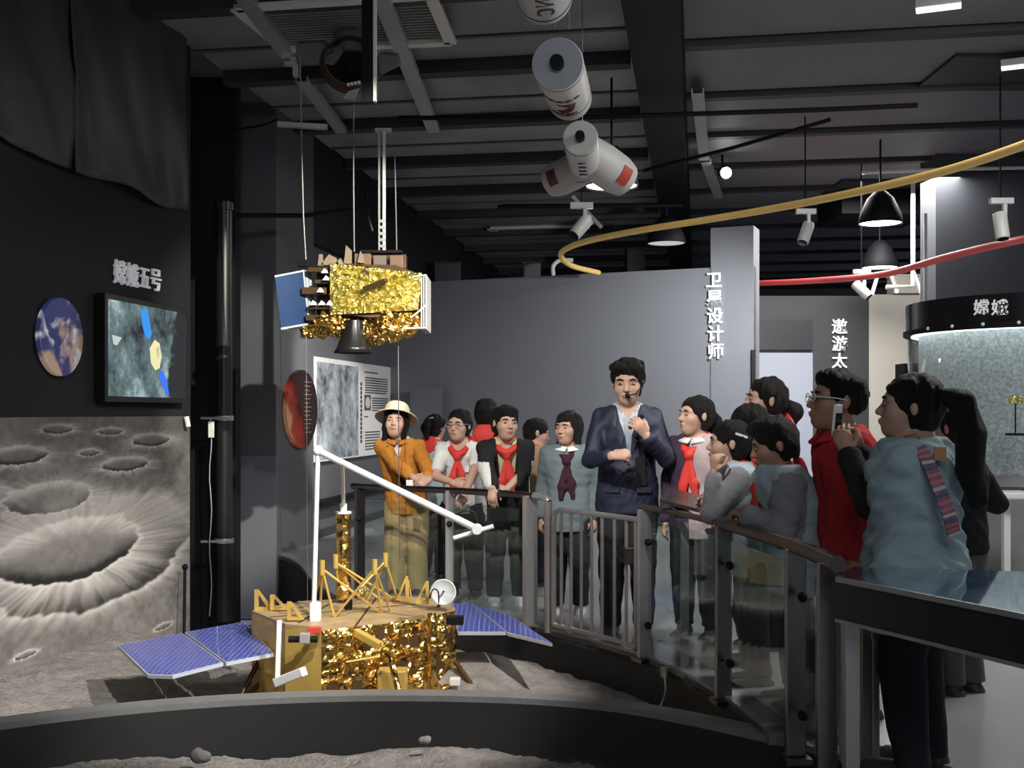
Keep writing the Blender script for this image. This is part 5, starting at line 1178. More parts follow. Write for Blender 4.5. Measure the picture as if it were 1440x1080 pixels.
class SDF:
    def __init__(s, xs, ys, zs): s.x, s.y, s.z = xs, ys, zs; s.F = np.full((len(xs), len(ys), len(zs)), .5, np.float32)
    def block(s, lo, hi, pad=.05):
        r = []
        for a, l, h in zip((s.x, s.y, s.z), lo, hi):
            i, j = np.searchsorted(a, l - pad), np.searchsorted(a, h + pad); r.append(slice(max(0, i - 1), min(len(a), j + 1)))
        return tuple(r)
    def pts(s, r): return s.x[r[0]][:, None, None], s.y[r[1]][None, :, None], s.z[r[2]][None, None, :]
    def put(s, r, dnew, k, op='u'):
        f = s.F[r]
        if op == 'u':
            if k > 0: h = np.clip(.5 + .5 * (f - dnew) / k, 0, 1); g = f * (1 - h) + dnew * h - k * h * (1 - h)
            else: g = np.minimum(f, dnew)
        elif op == 's':
            g = np.maximum(f, -dnew) if k <= 0 else None
            if g is None: h = np.clip(.5 - .5 * (f + dnew) / k, 0, 1); g = f * (1 - h) - dnew * h + k * h * (1 - h)
        elif op == 'i': g = np.maximum(f, dnew)
        s.F[r] = g
    def cone(s, a, b, ra, rb, k=.015, flat=None, op='u'):
        a, b = np.array(a, float), np.array(b, float); R = max(ra, rb)
        r = s.block(np.minimum(a, b) - R, np.maximum(a, b) + R); X, Y, Z = s.pts(r); d = b - a; L = max(d @ d, 1e-9)
        px, py, pz = X - a[0], Y - a[1], Z - a[2]; t = np.clip((px * d[0] + py * d[1] + pz * d[2]) / L, 0, 1)
        qx, qy, qz = px - t * d[0], py - t * d[1], pz - t * d[2]
        if flat is not None:
            n, fk = np.array(flat[0], float), flat[1]; n = n / np.linalg.norm(n); dn = qx * n[0] + qy * n[1] + qz * n[2]; g = (1 / fk - 1) * dn
            dist = np.sqrt((qx + g * n[0]) ** 2 + (qy + g * n[1]) ** 2 + (qz + g * n[2]) ** 2)
            s.put(r, (dist - (ra + (rb - ra) * t)) * fk ** .5, k, op)
        else:
            s.put(r, np.sqrt(qx * qx + qy * qy + qz * qz) - (ra + (rb - ra) * t), k, op)
    def ell(s, c, rad, R=None, k=.01, op='u'):
        c = np.array(c, float); rad = np.array(rad, float); M = rad.max(); r = s.block(c - M, c + M); X, Y, Z = s.pts(r); x, y, z = X - c[0], Y - c[1], Z - c[2]
        if R is not None: x, y, z = (R[0, 0] * x + R[1, 0] * y + R[2, 0] * z, R[0, 1] * x + R[1, 1] * y + R[2, 1] * z, R[0, 2] * x + R[1, 2] * y + R[2, 2] * z)
        u = np.sqrt((x / rad[0]) ** 2 + (y / rad[1]) ** 2 + (z / rad[2]) ** 2) + 1e-6
        v = np.sqrt((x / rad[0] ** 2) ** 2 + (y / rad[1] ** 2) ** 2 + (z / rad[2] ** 2) ** 2) + 1e-6
        s.put(r, u * (u - 1) / v, k, op)
    def loft(s, prof, ctr, k=.02, grow=0.0):
        """prof: (z, halfwidth, halfdepth); ctr(z)->(x,y)"""
        zs = np.array([p[0] for p in prof]); hw = np.array([p[1] for p in prof]) + grow; hd = np.array([p[2] for p in prof]) + grow
        cz = np.array([ctr(z) for z in s.z]); W = np.interp(s.z, zs, hw); Dp = np.interp(s.z, zs, hd)
        x = s.x[:, None, None] - cz[None, None, :, 0]; y = s.y[None, :, None] - cz[None, None, :, 1]; W = W[None, None]; Dp = Dp[None, None]
        p_ = 2.4
        u = ((np.abs(x) / W) ** p_ + (np.abs(y) / Dp) ** p_) ** (1 / p_) + 1e-6
        d = (u - 1) * np.minimum(W, Dp) * np.clip(np.sqrt((x * x + y * y) / ((x / W) ** 2 + (y / Dp) ** 2 + 1e-9)) / np.minimum(W, Dp), 1, 1.6)
        zc = s.z[None, None, :]; d = np.maximum(d, np.maximum(zs[0] - zc, zc - zs[-1]))
        s.put((slice(None),) * 3, d, k)
    def folds(s, amp, seed, f=(30, 22, 14)):
        r = np.random.default_rng(seed); X, Y, Z = s.pts((slice(None),) * 3); g = 0
        for i in range(7):
            kx, ky, kz = r.normal(0, 1, 3) * np.array(f); g = g + np.sin(kx * X + ky * Y + kz * Z + r.uniform(0, 6))
        s.F = s.F + (amp * g / 3).astype(np.float32)
    def mesh(s): return surfnet(s.x, s.y, s.z, s.F)

def rot3(yaw, pitch, roll):
    return np.array(Matrix.Rotation(yaw, 3, 'Z') @ Matrix.Rotation(pitch, 3, 'X') @ Matrix.Rotation(roll, 3, 'Y'))
SKIN = {}
def skin_mat(tone):
    nm = 'skin_%s' % tone; c = {'light': (.50, .315, .235), 'mid': (.40, .245, .18), 'tan': (.32, .185, .125)}[tone]
    m = mat(nm, c, .5, 0, .06, 18, spec=.35); m.node_tree.nodes['Principled BSDF'].inputs['Subsurface Weight'].default_value = .06
    return m
m_hair = mat('black_hair', (.008, .007, .007), .55, 0, .4, 30, .8, 190, .22)
m_lip = mat('lips', (.42, .15, .13), .45); m_eyew = mat('eye_white', (.42, .39, .37), .4); m_iris = mat('dark_iris', (.012, .008, .007), .2)
m_scarf = mat('red_scarf_cloth', (.62, .035, .025), .65, 0, .12, 9)
m_shoe = mat('white_shoe', (.5, .5, .5), .6); m_shoed = mat('dark_shoe', (.03, .03, .035), .5)

def pmesh(name, sdf, m, root, fn=None, mats=None, smooth=True, label=None):
    v, q = sdf.mesh()
    if len(q) == 0: return None
    mi = None; ml = m
    if fn is not None:
        c = v[q].mean(1); mi = fn(c[:, 0], c[:, 1], c[:, 2]); ml = mats
    return tag(mesh_obj(name, v, q, ml, root, mi, smooth, local=True, recalc=False), label)

def person(label, px, top, Y, yaw, lean=(0, 0), head=(0, 0, 0), hoff=(0, 0, 0), tone='light', hs=1.0, wd=1.0,
           hands=None, topw=None, inner=None, legs=None, hair='short', scarf=None, shoes=m_shoed, extra=None, hem=.44, seed=1, girth=1.0,
           sleeve=1.0, glasses=None, finger=True, stance=.0, gap=0.0, cat='person', openf=None, collar=True):
    """px: image column of the hips, top: image row of the crown at depth Y; yaw 0 faces the viewer"""
    yw = math.radians(yaw); X0 = (px - 720) * Y / F; H = HC + (HOR - top) * Y / F - .0
    root = empty('person', (X0, Y, 0), label, cat, 'visitors round the lunar pit', rz=yw)
    cw, sw_ = math.cos(yw), math.sin(yw)
    def loc(p):                                          # world point -> local
        x, y, z = p[0] - X0, p[1] - Y, p[2]; return np.array((cw * x + sw_ * y, -sw_ * x + cw * y, z))
    lx, ly = cw * lean[0] + sw_ * lean[1], -sw_ * lean[0] + cw * lean[1]        # lean given in world axes
    hh = .152 * H * hs
    hx, hy = cw * hoff[0] + sw_ * hoff[1], -sw_ * hoff[0] + cw * hoff[1]
    hc = np.array((lx * 1.12 + hx, ly * 1.12 + hy - .018 * H, H - .5 * hh + hoff[2]))
    def ctr(z):
        t = np.clip((z / H - .50) / .33, 0, 1); return np.array((lx * t, ly * t))
    W = wd
    prof = [(.46, .080 * W, .060), (.52, .094 * W, .068), (.58, .088 * W, .064), (.64, .082 * W, .060), (.71, .094 * W, .066), (.770, .102 * W, .064), (.805, .094 * W, .052), (.828, .066 * W, .044), (.855, .034, .034)]
    prof = [(z * H, a * H * (girth if z < .72 else 1), b * H * girth) for z, a, b in prof]
    sh = [np.array((s_ * .094 * W * H + lx, ly, .795 * H)) for s_ in (-1, 1)]
    la, lf = .172 * H, .150 * H
    arms = []
    for i, s_ in enumerate((-1, 1)):
        h = (hands or {}).get('RL'[i])
        if h is None:
            wr = sh[i] + np.array((s_ * .035 * H, -.02 * H, -.312 * H)); pole = np.array((s_ * .4, 1, 0)); hd = None
        else:
            wr = loc(h['at']); pole = np.array(h.get('pole', (s_ * .6, .6, -.6)), float); hd = h
        dv = wr - sh[i]; D_ = np.linalg.norm(dv); sc = max(1.0, D_ / (la + lf) * 1.002); A1, A2 = la * sc, lf * sc
        a_ = (A1 ** 2 - A2 ** 2 + D_ ** 2) / (2 * D_); hgt = math.sqrt(max(A1 ** 2 - a_ ** 2, 0)); u = dv / D_
        pv = pole - u * (pole @ u); pv = pv / (np.linalg.norm(pv) + 1e-9)
        el = sh[i] + u * a_ + pv * hgt
        arms.append((sh[i], el, wr, hd, s_))
    hipx = .050 * H * W
    lg = []
    for s_ in (-1, 1):
        hp_ = np.array((s_ * hipx, 0, .49 * H)); kn = np.array((s_ * (hipx + .006 * H + gap * .5), -.012 * H - s_ * stance * .5, .275 * H)); an = np.array((s_ * (hipx + .01 * H + gap), .012 * H - s_ * stance, .045 * H))
        lg.append((hp_, kn, an))
    hw_ = .30 * hh * 1.5
    fx = [(hc[0] - .46 * hh, hc[0] + .46 * hh)]; fy = [(hc[1] - .58 * hh, hc[1] + .52 * hh)]; fz = [(hc[2] - .55 * hh, hc[2] + .55 * hh)]
    hfr = []
    Lh = .102 * H
    for (s0, el, wr, hd, s_) in arms:
        dr = (wr - el) / np.linalg.norm(wr - el)
        if hd is not None and 'dir' in hd:
            q = np.array(hd['dir'], float); dr = np.array((cw * q[0] + sw_ * q[1], -sw_ * q[0] + cw * q[1], q[2])); dr = dr / np.linalg.norm(dr)
        bk = np.array(hd['back'], float) if hd is not None and 'back' in hd else np.array((s_, -.3, .2))
        if hd is not None and 'back' in hd: bk = np.array((cw * bk[0] + sw_ * bk[1], -sw_ * bk[0] + cw * bk[1], bk[2]))
        bk = bk - dr * (bk @ dr); bk = bk / (np.linalg.norm(bk) + 1e-9); sd = np.cross(dr, bk) * s_   # towards the thumb
        hfr.append((wr, dr, bk, sd, (hd or {}).get('curl', .5)))
        if finger and hd is not None:
            c = wr + dr * Lh * .5
            for f_, k in ((fx, 0), (fy, 1), (fz, 2)): f_.append((c[k] - Lh * .62, c[k] + Lh * .62))
    allp = np.array([p for a in arms for p in a[:3]] + [p for l in lg for p in l] + [hc + (0, 0, hh * .55), hc + (0, hh * .6, 0), hc - (0, hh * .6, 0)] + [h[0] + h[1] * Lh * 1.1 for h in hfr])
    lo, hi = allp.min(0) - .09 * H, allp.max(0) + .09 * H; lo[2] = -.01; lo[1] = min(lo[1], -.19 * H)
    g = SDF(axis(lo[0], hi[0], .02, fx, .0058), axis(lo[1], hi[1], .02, fy, .0058), axis(lo[2], hi[2], .02, fz, .0058))
    g.loft(prof, ctr, .0)
    for s0, el, wr, hd, s_ in arms: g.cone(s0, el, .031 * H, .024 * H, .02); g.cone(el, wr, .024 * H, .0160 * H, .01)
    for hp_, kn, an in lg:
        g.cone(hp_, kn, .058 * H, .036 * H, .02); g.cone(kn, an, .036 * H, .022 * H, .015)
        g.cone(an + (0, .01 * H, -.02 * H), an + (0, -.10 * H, -.028 * H), .022 * H, .016 * H, .015)
    for wr, dr, bk, sd, curl in hfr:
        pal = wr + dr * Lh * .42
        g.cone(wr, pal, .017 * H, .024 * H, .006, flat=(bk, .58))
        for j in range(4):
            o_ = (j - 1.5); base = wr + dr * Lh * (.46 - .02 * abs(o_)) - sd * o_ * .0125 * H; L_ = Lh * (.50, .56, .52, .42)[j] if False else Lh * (.48, .54, .50, .40)[j]
            p0 = base; ang = 0
            for sg_, fr in enumerate((.42, .33, .25)):
                ang += curl * (.75, 1.0, .8)[sg_]; dv = dr * math.cos(ang) - bk * math.sin(ang); p1 = p0 + dv * L_ * fr
                g.cone(p0, p1, (.0060 - .0006 * sg_) * H, (.0056 - .0007 * sg_) * H, .003); p0 = p1
        t0 = wr + dr * Lh * .14 + sd * .018 * H; t1 = t0 + (dr * .6 + sd * .55 - bk * .3 * (1 + curl)) * Lh * .30; t2 = t1 + (dr * .85 + sd * .05 - bk * .4 * curl) * Lh * .26
        g.cone(t0, t1, .0078 * H, .0066 * H, .006); g.cone(t1, t2, .0064 * H, .0052 * H, .003)
    # head
    Rm = rot3(*[math.radians(q) for q in head])
    def hp(*q): return hc + Rm @ (np.array(q) * hh)
    nb = np.array((ctr(.82 * H)[0], ctr(.82 * H)[1] + .006 * H, .815 * H))
    g.cone(nb, hp(0, .10, -.18), .036 * H, .030 * H, .02)
    def E(c, r, k=.012, op='u'): g.ell(hp(*c), np.array(r) * hh, Rm, k, op)
    E((0, .07, .13), (.335, .415, .365)); E((0, -.13, -.14), (.265, .25, .34), .03); E((0, -.20, -.36), (.15, .15, .12), .03)
    E((.16, -.22, -.10), (.12, .12, .13), .02); E((-.16, -.22, -.10), (.12, .12, .13), .02)
    E((0, -.27, .11), (.24, .10, .09), .02)
    E((.145, -.405, .025), (.085, .06, .05), .012, 's'); E((-.145, -.405, .025), (.085, .06, .05), .012, 's')
    g.cone(hp(0, -.345, .05), hp(0, -.435, -.11), .032 * hh, .05 * hh, .012); E((.045, -.385, -.125), (.035, .04, .032), .008); E((-.045, -.385, -.125), (.035, .04, .032), .008)
    E((0, -.375, -.225), (.095, .04, .026), .010); E((0, -.365, -.275), (.08, .04, .028), .010)
    for s_ in (-1, 1): E((s_ * .335, .07, -.02), (.030, .062, .105), .010)
    pmesh('body', g, skin_mat(tone), root)
    # face details
    for s_ in (-1, 1):
        mb = MB(); RR = Matrix([list(r) for r in Rm]); mb.sphere(hp(s_ * .145, -.362, .022), (.056 * hh, .026 * hh, .018 * hh), 12, 8, RR); mb.sphere(hp(s_ * .148, -.378, .022), (.026 * hh, .018 * hh, .019 * hh), 10, 6, RR, 1)
        mesh_obj('eye', mb.v, mb.f, [m_eyew, m_iris], root, mb.mi, True, local=True)
        mb = MB(); mb.tube([hp(s_ * .06, -.385, .105), hp(s_ * .14, -.385, .128), hp(s_ * .225, -.345, .105)], [.012 * hh, .017 * hh, .008 * hh], 6); mesh_obj('eyebrow', mb.v, mb.f, m_hair, root, None, True, local=True)
    mb = MB(); RR = Matrix([list(r) for r in Rm]); mb.sphere(hp(0, -.404, -.232), (.088 * hh, .022 * hh, .017 * hh), 12, 6, RR); mb.sphere(hp(0, -.398, -.266), (.072 * hh, .022 * hh, .018 * hh), 12, 6, RR); mesh_obj('lips', mb.v, mb.f, m_lip, root, None, True, local=True)
    # hair
    if hair:
        r_ = .80 * hh; dn = 1.15 * hh if hair in ('long', 'bob', 'part_bob') else .75 * hh
        back = 1.0 * hh
        q = hc
        gh = SDF(np.arange(q[0] - r_, q[0] + r_, .0075), np.arange(q[1] - r_, q[1] + back, .0075), np.arange(q[2] - dn, q[2] + .72 * hh, .0075))
        def HE(c, r, k=.01, op='u'): gh.ell(hp(*c), np.array(r) * hh, Rm, k, op)
        if hair == 'fade':
            HE((0, .10, .13), (.347, .42, .372), .005); HE((0, .06, .34), (.37, .42, .20)); HE((0, -.12, .38), (.30, .26, .15), .03); HE((0, .36, .12), (.30, .16, .26), .03); HE((0, -.52, -.10), (.42, .46, .42), .01, 's'); HE((0, -.16, -.40), (.5, .28, .40), .01, 's'); HE((0, .2, -.60), (.6, .6, .32), .01, 's')
            for s_ in (-1, 1): HE((s_ * .38, .05, -.04), (.08, .10, .15), .008, 's')
        elif hair in ('short', 'bowl', 'part', 'crop'):
            HE((0, .085, .16), (.385, .455, .40)); HE((0, .22, -.08), (.33, .30, .34), .03)
            if hair == 'part': HE((-.13, -.20, .38), (.26, .22, .14), .03); HE((.15, -.18, .36), (.22, .22, .14), .03); HE((.02, .1, .42), (.32, .35, .12), .03)
            if hair == 'bowl': HE((0, -.22, .34), (.30, .20, .17), .02)
            if hair == 'crop': HE((0, -.05, .40), (.33, .40, .20), .03)
            lowf = {'short': .20, 'bowl': .16, 'part': .25, 'crop': .27}[hair]
            HE((0, -.52, lowf - .42), (.42, .47, .43), .01, 's'); HE((0, -.16, -.40), (.5, .30, .42), .01, 's'); HE((0, .2, -.62), (.6, .6, .32), .01, 's')
            for s_ in (-1, 1): HE((s_ * .38, .05, -.05), (.08, .10, .15), .008, 's')
        else:
            HE((0, .085, .15), (.385, .45, .40)); HE((0, .18, -.05), (.35, .32, .36), .03)
            if hair in ('bob', 'long', 'part_bob'):
                for s_ in (-1, 1): gh.cone(hp(s_ * .30, .04, .05), hp(s_ * .31, .06, -.52 if 'bob' in hair else -.75), .12 * hh, .10 * hh, .03)
                gh.cone(hp(0, .25, .0), hp(0, .26, -.55 if 'bob' in hair else -.9), .30 * hh, .20 * hh, .04, flat=(Rm @ np.array((0, 1, 0)), .6))
            low = .26 if hair in ('pony', 'tail') else .32 if hair == 'part_bob' else .19
            HE((0, -.54, low - .45), (.36 if hair != 'pony' else .40, .50, .46), .012, 's')
            if hair in ('pony', 'tail'): HE((0, -.16, -.42), (.5, .26, .40), .012, 's'); HE((0, .18, -.66), (.6, .6, .32), .01, 's')
            if hair in ('pony', 'tail'):
                for s_ in (-1, 1): HE((s_ * .38, .06, -.03), (.08, .09, .14), .008, 's')
        gh.folds(.0045, seed, (75, 75, 25)); gh.folds(.003, seed + 1, (150, 150, 50))
        pmesh('hair', gh, m_hair, root)
    if glasses is not None:
        gm = glasses; mb = MB()
        for s_ in (-1, 1):
            mb.tube([hp(s_ * .16 + .105 * math.cos(t) , -.435, .02 + .072 * math.sin(t)) for t in np.linspace(0, 2 * math.pi, 17)[:-1]], .011 * hh, 6, closed=True)
            mb.tube([hp(s_ * .265, -.43, .04), hp(s_ * .36, -.1, .05), hp(s_ * .37, .08, .04)], .011 * hh, 6)
        mb.tube([hp(-.055, -.44, .04), hp(.055, -.44, .04)], .010 * hh, 6); mesh_obj('glasses', mb.v, mb.f, gm, root, None, True, local=True)
    # clothes
    info = dict(H=H, hh=hh, hc=hc, hp=hp, Rm=Rm, ctr=ctr, prof=prof, arms=arms, lg=lg, root=root, loc=loc, X0=X0, Y0=Y, lo=lo, hi=hi, hfr=hfr)
    def garment(name, mats, grow, hemz, topz, arm_to, fn=None, fold=.004, neck=.055, vee=None, armgrow=None, flare=0.0, res=.0115, lab=None):
        z0 = hemz * H
        gg = SDF(np.arange(lo[0], hi[0], res), np.arange(lo[1], hi[1], res), np.arange(z0 - .04, .90 * H, res))
        pr = [(z, a + grow + flare * max(0, (.62 * H - z)), b + grow + flare * max(0, (.62 * H - z))) for z, a, b in prof]
        if pr[0][0] > z0: pr = [(z0 - .03, pr[0][1], pr[0][2])] + pr
        gg.loft(pr, ctr, .0)
        ag = grow * .55 if armgrow is None else armgrow
        for s0, el, wr, hd, s_ in arms:
            if arm_to > 0:
                gg.cone(s0, s0 + (el - s0) * min(1, arm_to * 2), .032 * H + ag, (.032 + (.025 - .032) * min(1, arm_to * 2)) * H + ag, .025)
                if arm_to > .5: t = (arm_to - .5) * 2; gg.cone(el, el + (wr - el) * t, .025 * H + ag, (.025 - .006 * t) * H + ag, .015)
        if fn == 'arms':
            def fn(x, y, z):
                m_ = np.zeros(len(x), int); pt = np.stack([x, y, z], 1)
                for s0, el, wr, hd, s_ in arms:
                    for a_, b_, ra in ((s0, el, .034), (el, wr, .027)):
                        dv = b_ - a_; t_ = np.clip(((pt - a_) @ dv) / (dv @ dv), 0.12 if ra > .03 else 0, 1); m_ |= (np.linalg.norm(pt - a_ - t_[:, None] * dv, axis=1) < ra * H + ag + .014).astype(int)
                return m_
        gg.folds(fold * .8, seed + 3, (26, 20, 16)); gg.folds(fold * .55, seed + 4, (60, 45, 50))
        X, Y_, Z = gg.pts((slice(None),) * 3)
        gg.F = np.maximum(gg.F, (z0 - Z) + 0 * X + 0 * Y_)
        gg.F = np.maximum(gg.F, Z - topz * H + 0 * X + 0 * Y_)
        nk = np.array((ctr(.83 * H)[0], ctr(.83 * H)[1] - .012 * H)); dnk = np.sqrt((X - nk[0]) ** 2 + (Y_ - nk[1]) ** 2) - neck * H + 0 * Z
        gg.F = np.maximum(gg.F, np.where(Z > .79 * H, -dnk, -1))
        if vee is not None:                              # open front: wedge (halfwidth at top, halfwidth at bottom, z0, z1)
            wt, wb, za, zb = [q * H for q in vee]; cx = np.array([ctr(z)[0] for z in gg.z])[None, None, :]; cy = np.array([ctr(z)[1] for z in gg.z])[None, None, :]
            wz = wb + (wt - wb) * np.clip((Z - za) / (zb - za), 0, 1); cut = np.maximum(np.maximum(np.abs(X - cx) - wz, Y_ - cy + .015 * H), np.maximum(za - Z, Z - 2 * H))
            gg.F = np.maximum(gg.F, -cut)
        return pmesh(name, gg, mats if not isinstance(mats, (list, tuple)) else mats[0], root, fn, mats if isinstance(mats, (list, tuple)) else None, label=lab)
    info['garment'] = garment
    if inner is not None: garment('shirt', inner, .012, .47, .86, .2, fold=.002, neck=.043)
    if topw is not None: garment(**topw) if isinstance(topw, dict) else garment('jacket', topw, .028, hem, .845, .94 * sleeve)
    if legs is not None:
        lgm, lgrow, cuff = legs if isinstance(legs, tuple) else (legs, .018, .06)
        xs_ = np.array([p for l in lg for p in l]); l0, h0 = xs_.min(0) - .12 * H, xs_.max(0) + .12 * H
        gp_ = SDF(np.arange(l0[0], h0[0], .0125), np.arange(l0[1], h0[1], .0125), np.arange(cuff * H - .03, .60 * H, .0125))
        gp_.loft([(z, a + .012, b + .012) for z, a, b in prof if z < .62 * H], ctr, 0)
        for hp_, kn, an in lg:
            gp_.cone(hp_, kn, .060 * H + lgrow * .6, .038 * H + lgrow, .02); gp_.cone(kn, an, .038 * H + lgrow, .027 * H + lgrow, .015)
        gp_.folds(.005, seed + 9, (14, 14, 26))
        X, Y_, Z = gp_.pts((slice(None),) * 3); gp_.F = np.maximum(gp_.F, (cuff * H - Z) + 0 * X + 0 * Y_); gp_.F = np.maximum(gp_.F, Z - .585 * H + 0 * X + 0 * Y_)
        pmesh('trousers', gp_, lgm, root)
    for hp_, kn, an in lg:
        c0 = an + (0, .02 * H, -.018 * H); c1 = an + (0, -.105 * H, -.026 * H); c0[2] = .026 * H; c1[2] = .02 * H
        gs = SDF(np.arange(an[0] - .06, an[0] + .06, .009), np.arange(an[1] - .17 * H, an[1] + .08 * H, .009), np.arange(-.012, .11, .009))
        gs.cone(c0, c1, .030 * H, .024 * H, .01); gs.cone(an, an + (0, 0, .03), .03 * H, .03 * H, .02); X, Y_, Z = gs.pts((slice(None),) * 3); gs.F = np.maximum(gs.F, .002 - Z + 0 * X + 0 * Y_); gs.F = np.maximum(gs.F, Z - .075 * H + 0 * X + 0 * Y_)
        pmesh('shoe', gs, shoes, root)
    if scarf is not None:
        sm, length, kn_dx = scarf if isinstance(scarf, tuple) else (scarf, .17, 0)
        zc_ = .815 * H; cc = ctr(zc_); fd = np.interp(.76 * H, [p[0] for p in prof], [p[2] for p in prof])
        gg = SDF(np.arange(cc[0] - .16 * H, cc[0] + .16 * H, .008), np.arange(cc[1] - .17 * H, cc[1] + .16 * H, .008), np.arange(.58 * H, .88 * H, .008))
        ring = []
        for t in np.linspace(0, 2 * math.pi, 19):
            f_ = .5 - .5 * math.cos(t)                  # 0 at the back, 1 at the front
            ring.append(np.array((cc[0] + .054 * H * math.sin(t) * (1.12 - .35 * f_), cc[1] + .048 * H * math.cos(t) - .018 * H - .012 * H * f_, .842 * H - .065 * H * f_ ** 1.6)))
        for a_, b_ in zip(ring[:-1], ring[1:]): gg.cone(a_, b_, .0155 * H, .0155 * H, .012)
        kz = .762 * H; ck = ctr(kz); kp = np.array((ck[0] + kn_dx * H, ck[1] - fd - .045, kz)); gg.ell(kp, np.array((.021, .016, .022)) * H, None, .008)
        for s_ in (-1, 1):
            e_ = kp + np.array((s_ * .032 * H, .004, -length * H * (.9 if s_ > 0 else 1.0))); gg.cone(kp, kp * .45 + e_ * .55 + (s_ * .008, -.006, 0), .010 * H, .022 * H, .006, flat=((0, 1, 0), .35)); gg.cone(kp * .45 + e_ * .55 + (s_ * .008, -.006, 0), e_, .022 * H, .008 * H, .006, flat=((0, 1, 0), .35))
        gg.cone((cc[0], cc[1] + .07 * H, .815 * H), (ctr(.73 * H)[0], ctr(.73 * H)[1] + fd + .028, .735 * H), .07 * H, .015 * H, .015, flat=((0, 1, .25), .22))
        gg.folds(.0022, seed + 20, (60, 40, 40)); pmesh('scarf', gg, sm, root, label='red neck scarf' if sm is m_scarf else None)
    return info
def cloth(nm, c, rough=.85, var=.14): return mat(nm, c, rough, 0, var, 10, .3, 24, .2)
c_orange = cloth('orange_cotton', (.52, .21, .035)); c_khaki = cloth('khaki_cotton', (.46, .31, .14)); c_cream = cloth('cream_hat_cloth', (.62, .55, .42))
c_white = cloth('white_cotton', (.66, .66, .64)); c_blk = cloth('black_cloth', (.016, .016, .018)); c_navy = mat('navy_suit_wool', (.013, .017, .042), .6, 0, .15, 12)
c_lblue = cloth('pale_blue_cloth', (.33, .43, .48)); c_gblue = cloth('shaded_blue_cloth', (.125, .16, .175)); c_grey = cloth('grey_sleeve_cloth', (.22, .22, .23)); c_dark = cloth('dark_trouser_cloth', (.025, .027, .032))
c_denim = cloth('pale_denim', (.27, .36, .38)); c_red = cloth('red_jacket_cloth', (.48, .03, .035)); c_tan = cloth('tan_jacket_cloth', (.36, .24, .14)); c_purple = cloth('dark_plum_jacket', (.045, .03, .055)); c_pink = cloth('pale_pink_cloth', (.40, .33, .34)); c_yel = cloth('pale_yellow_cotton', (.62, .55, .33)); c_stripe = cloth('pale_striped_shirt', (.52, .56, .62))
def part(info, name, mb, m, smooth='auto', label=None): return tag(mesh_obj(name, mb.v, mb.f, m, info['root'], mb.mi, smooth, local=True), label)
def front(info, x, zf, out=.034, back=False):
    H = info['H']; z = zf * H; pr = info['prof']; zs = [p[0] for p in pr]; w_ = np.interp(z, zs, [p[1] for p in pr]); d_ = np.interp(z, zs, [p[2] for p in pr]); c = info['ctr'](z)
    u = min(.95, abs(x) / (w_ + out)); y = (d_ + out) * (1 - u ** 2.4) ** (1 / 2.4)
    return Vector((c[0] + x, c[1] + (y if back else -y), z))
def strip(info, name, pts, wdt, m, th=.006, label=None, up=(0, -1, .02)):
    """flat ribbon along points on the body"""
    mb = MB(); P3 = catmull(pts, 5)
    for a, b in zip(P3[:-1], P3[1:]): mb.bar(a, b + (b - a) * .08, wdt, th, up=up)
    return part(info, name, mb, m, False, label)
def patterned(info, name, pts, wdt, mats, up, th=.008):
    mb = MB(); P3 = catmull(pts, 9)
    for i, (a, b) in enumerate(zip(P3[:-1], P3[1:])): mb.bar(a, b + (b - a) * .08, wdt, th, up=up, mi=(0, 1, 0, 2, 0, 3, 0, 1)[i % 8])
    return tag(mesh_obj(name, mb.v, mb.f, mats, info['root'], mb.mi, False, local=True), 'patterned shoulder strap')
def buttons(info, zs, x=0.0, m=None, out=.036):
    for z in zs:
        p = front(info, x, z, out); mb = MB(); mb.sphere(p, (.008, .004, .008), 8, 6); part(info, 'button', mb, m or m_white)
def collar(info, m, z=.835, open_=.03, w_=.034, drop=.075, grow=.03):
    H = info['H']; c = info['ctr'](z * H)
    for s_ in (-1, 1):
        pts = []
        for t in np.linspace(.35, 1.0, 6):
            a = math.pi * t; pts.append(Vector((c[0] + s_ * .060 * H * math.sin(a) * (1 if t < .9 else 1), c[1] + .052 * H * math.cos(a) - .012 * H, z * H + .012 - .025 * max(0, t - .5) * H * .9)))
        mb = MB(); vs = []; fs = []
        for i, p in enumerate(pts):
            o_ = Vector((p.x - c[0], p.y - c[1], 0)).normalized(); dr = w_ * (.75 + .5 * i / 5)
            vs += [p, p + o_ * dr * .55 + Vector((s_ * .006 * i * .4, -.003 * i, -dr * .75))]
        fs = [(2 * i, 2 * i + 2, 2 * i + 3, 2 * i + 1) for i in range(5)]
        mb.add(vs, fs); o = part(info, 'collar', mb, m, True); o.modifiers.new('s', 'SOLIDIFY').thickness = .008
def hairclip(info, a, b, m=m_white):
    mb = MB(); mb.bar(Vector(info['hp'](*a)), Vector(info['hp'](*b)), .012, .012); part(info, 'hair_clip', mb, m, False)
def tail(info, pts, rs, name='ponytail'):
    P_ = np.array(pts, float); lo, hi = P_.min(0) - .1, P_.max(0) + .1
    g = SDF(np.arange(lo[0], hi[0], .009), np.arange(lo[1], hi[1], .009), np.arange(lo[2], hi[2], .009))
    for i in range(len(P_) - 1): g.cone(P_[i], P_[i + 1], rs[i], rs[i + 1], .01)
    g.folds(.004, 5, (70, 70, 12)); return pmesh(name, g, m_hair, info['root'])

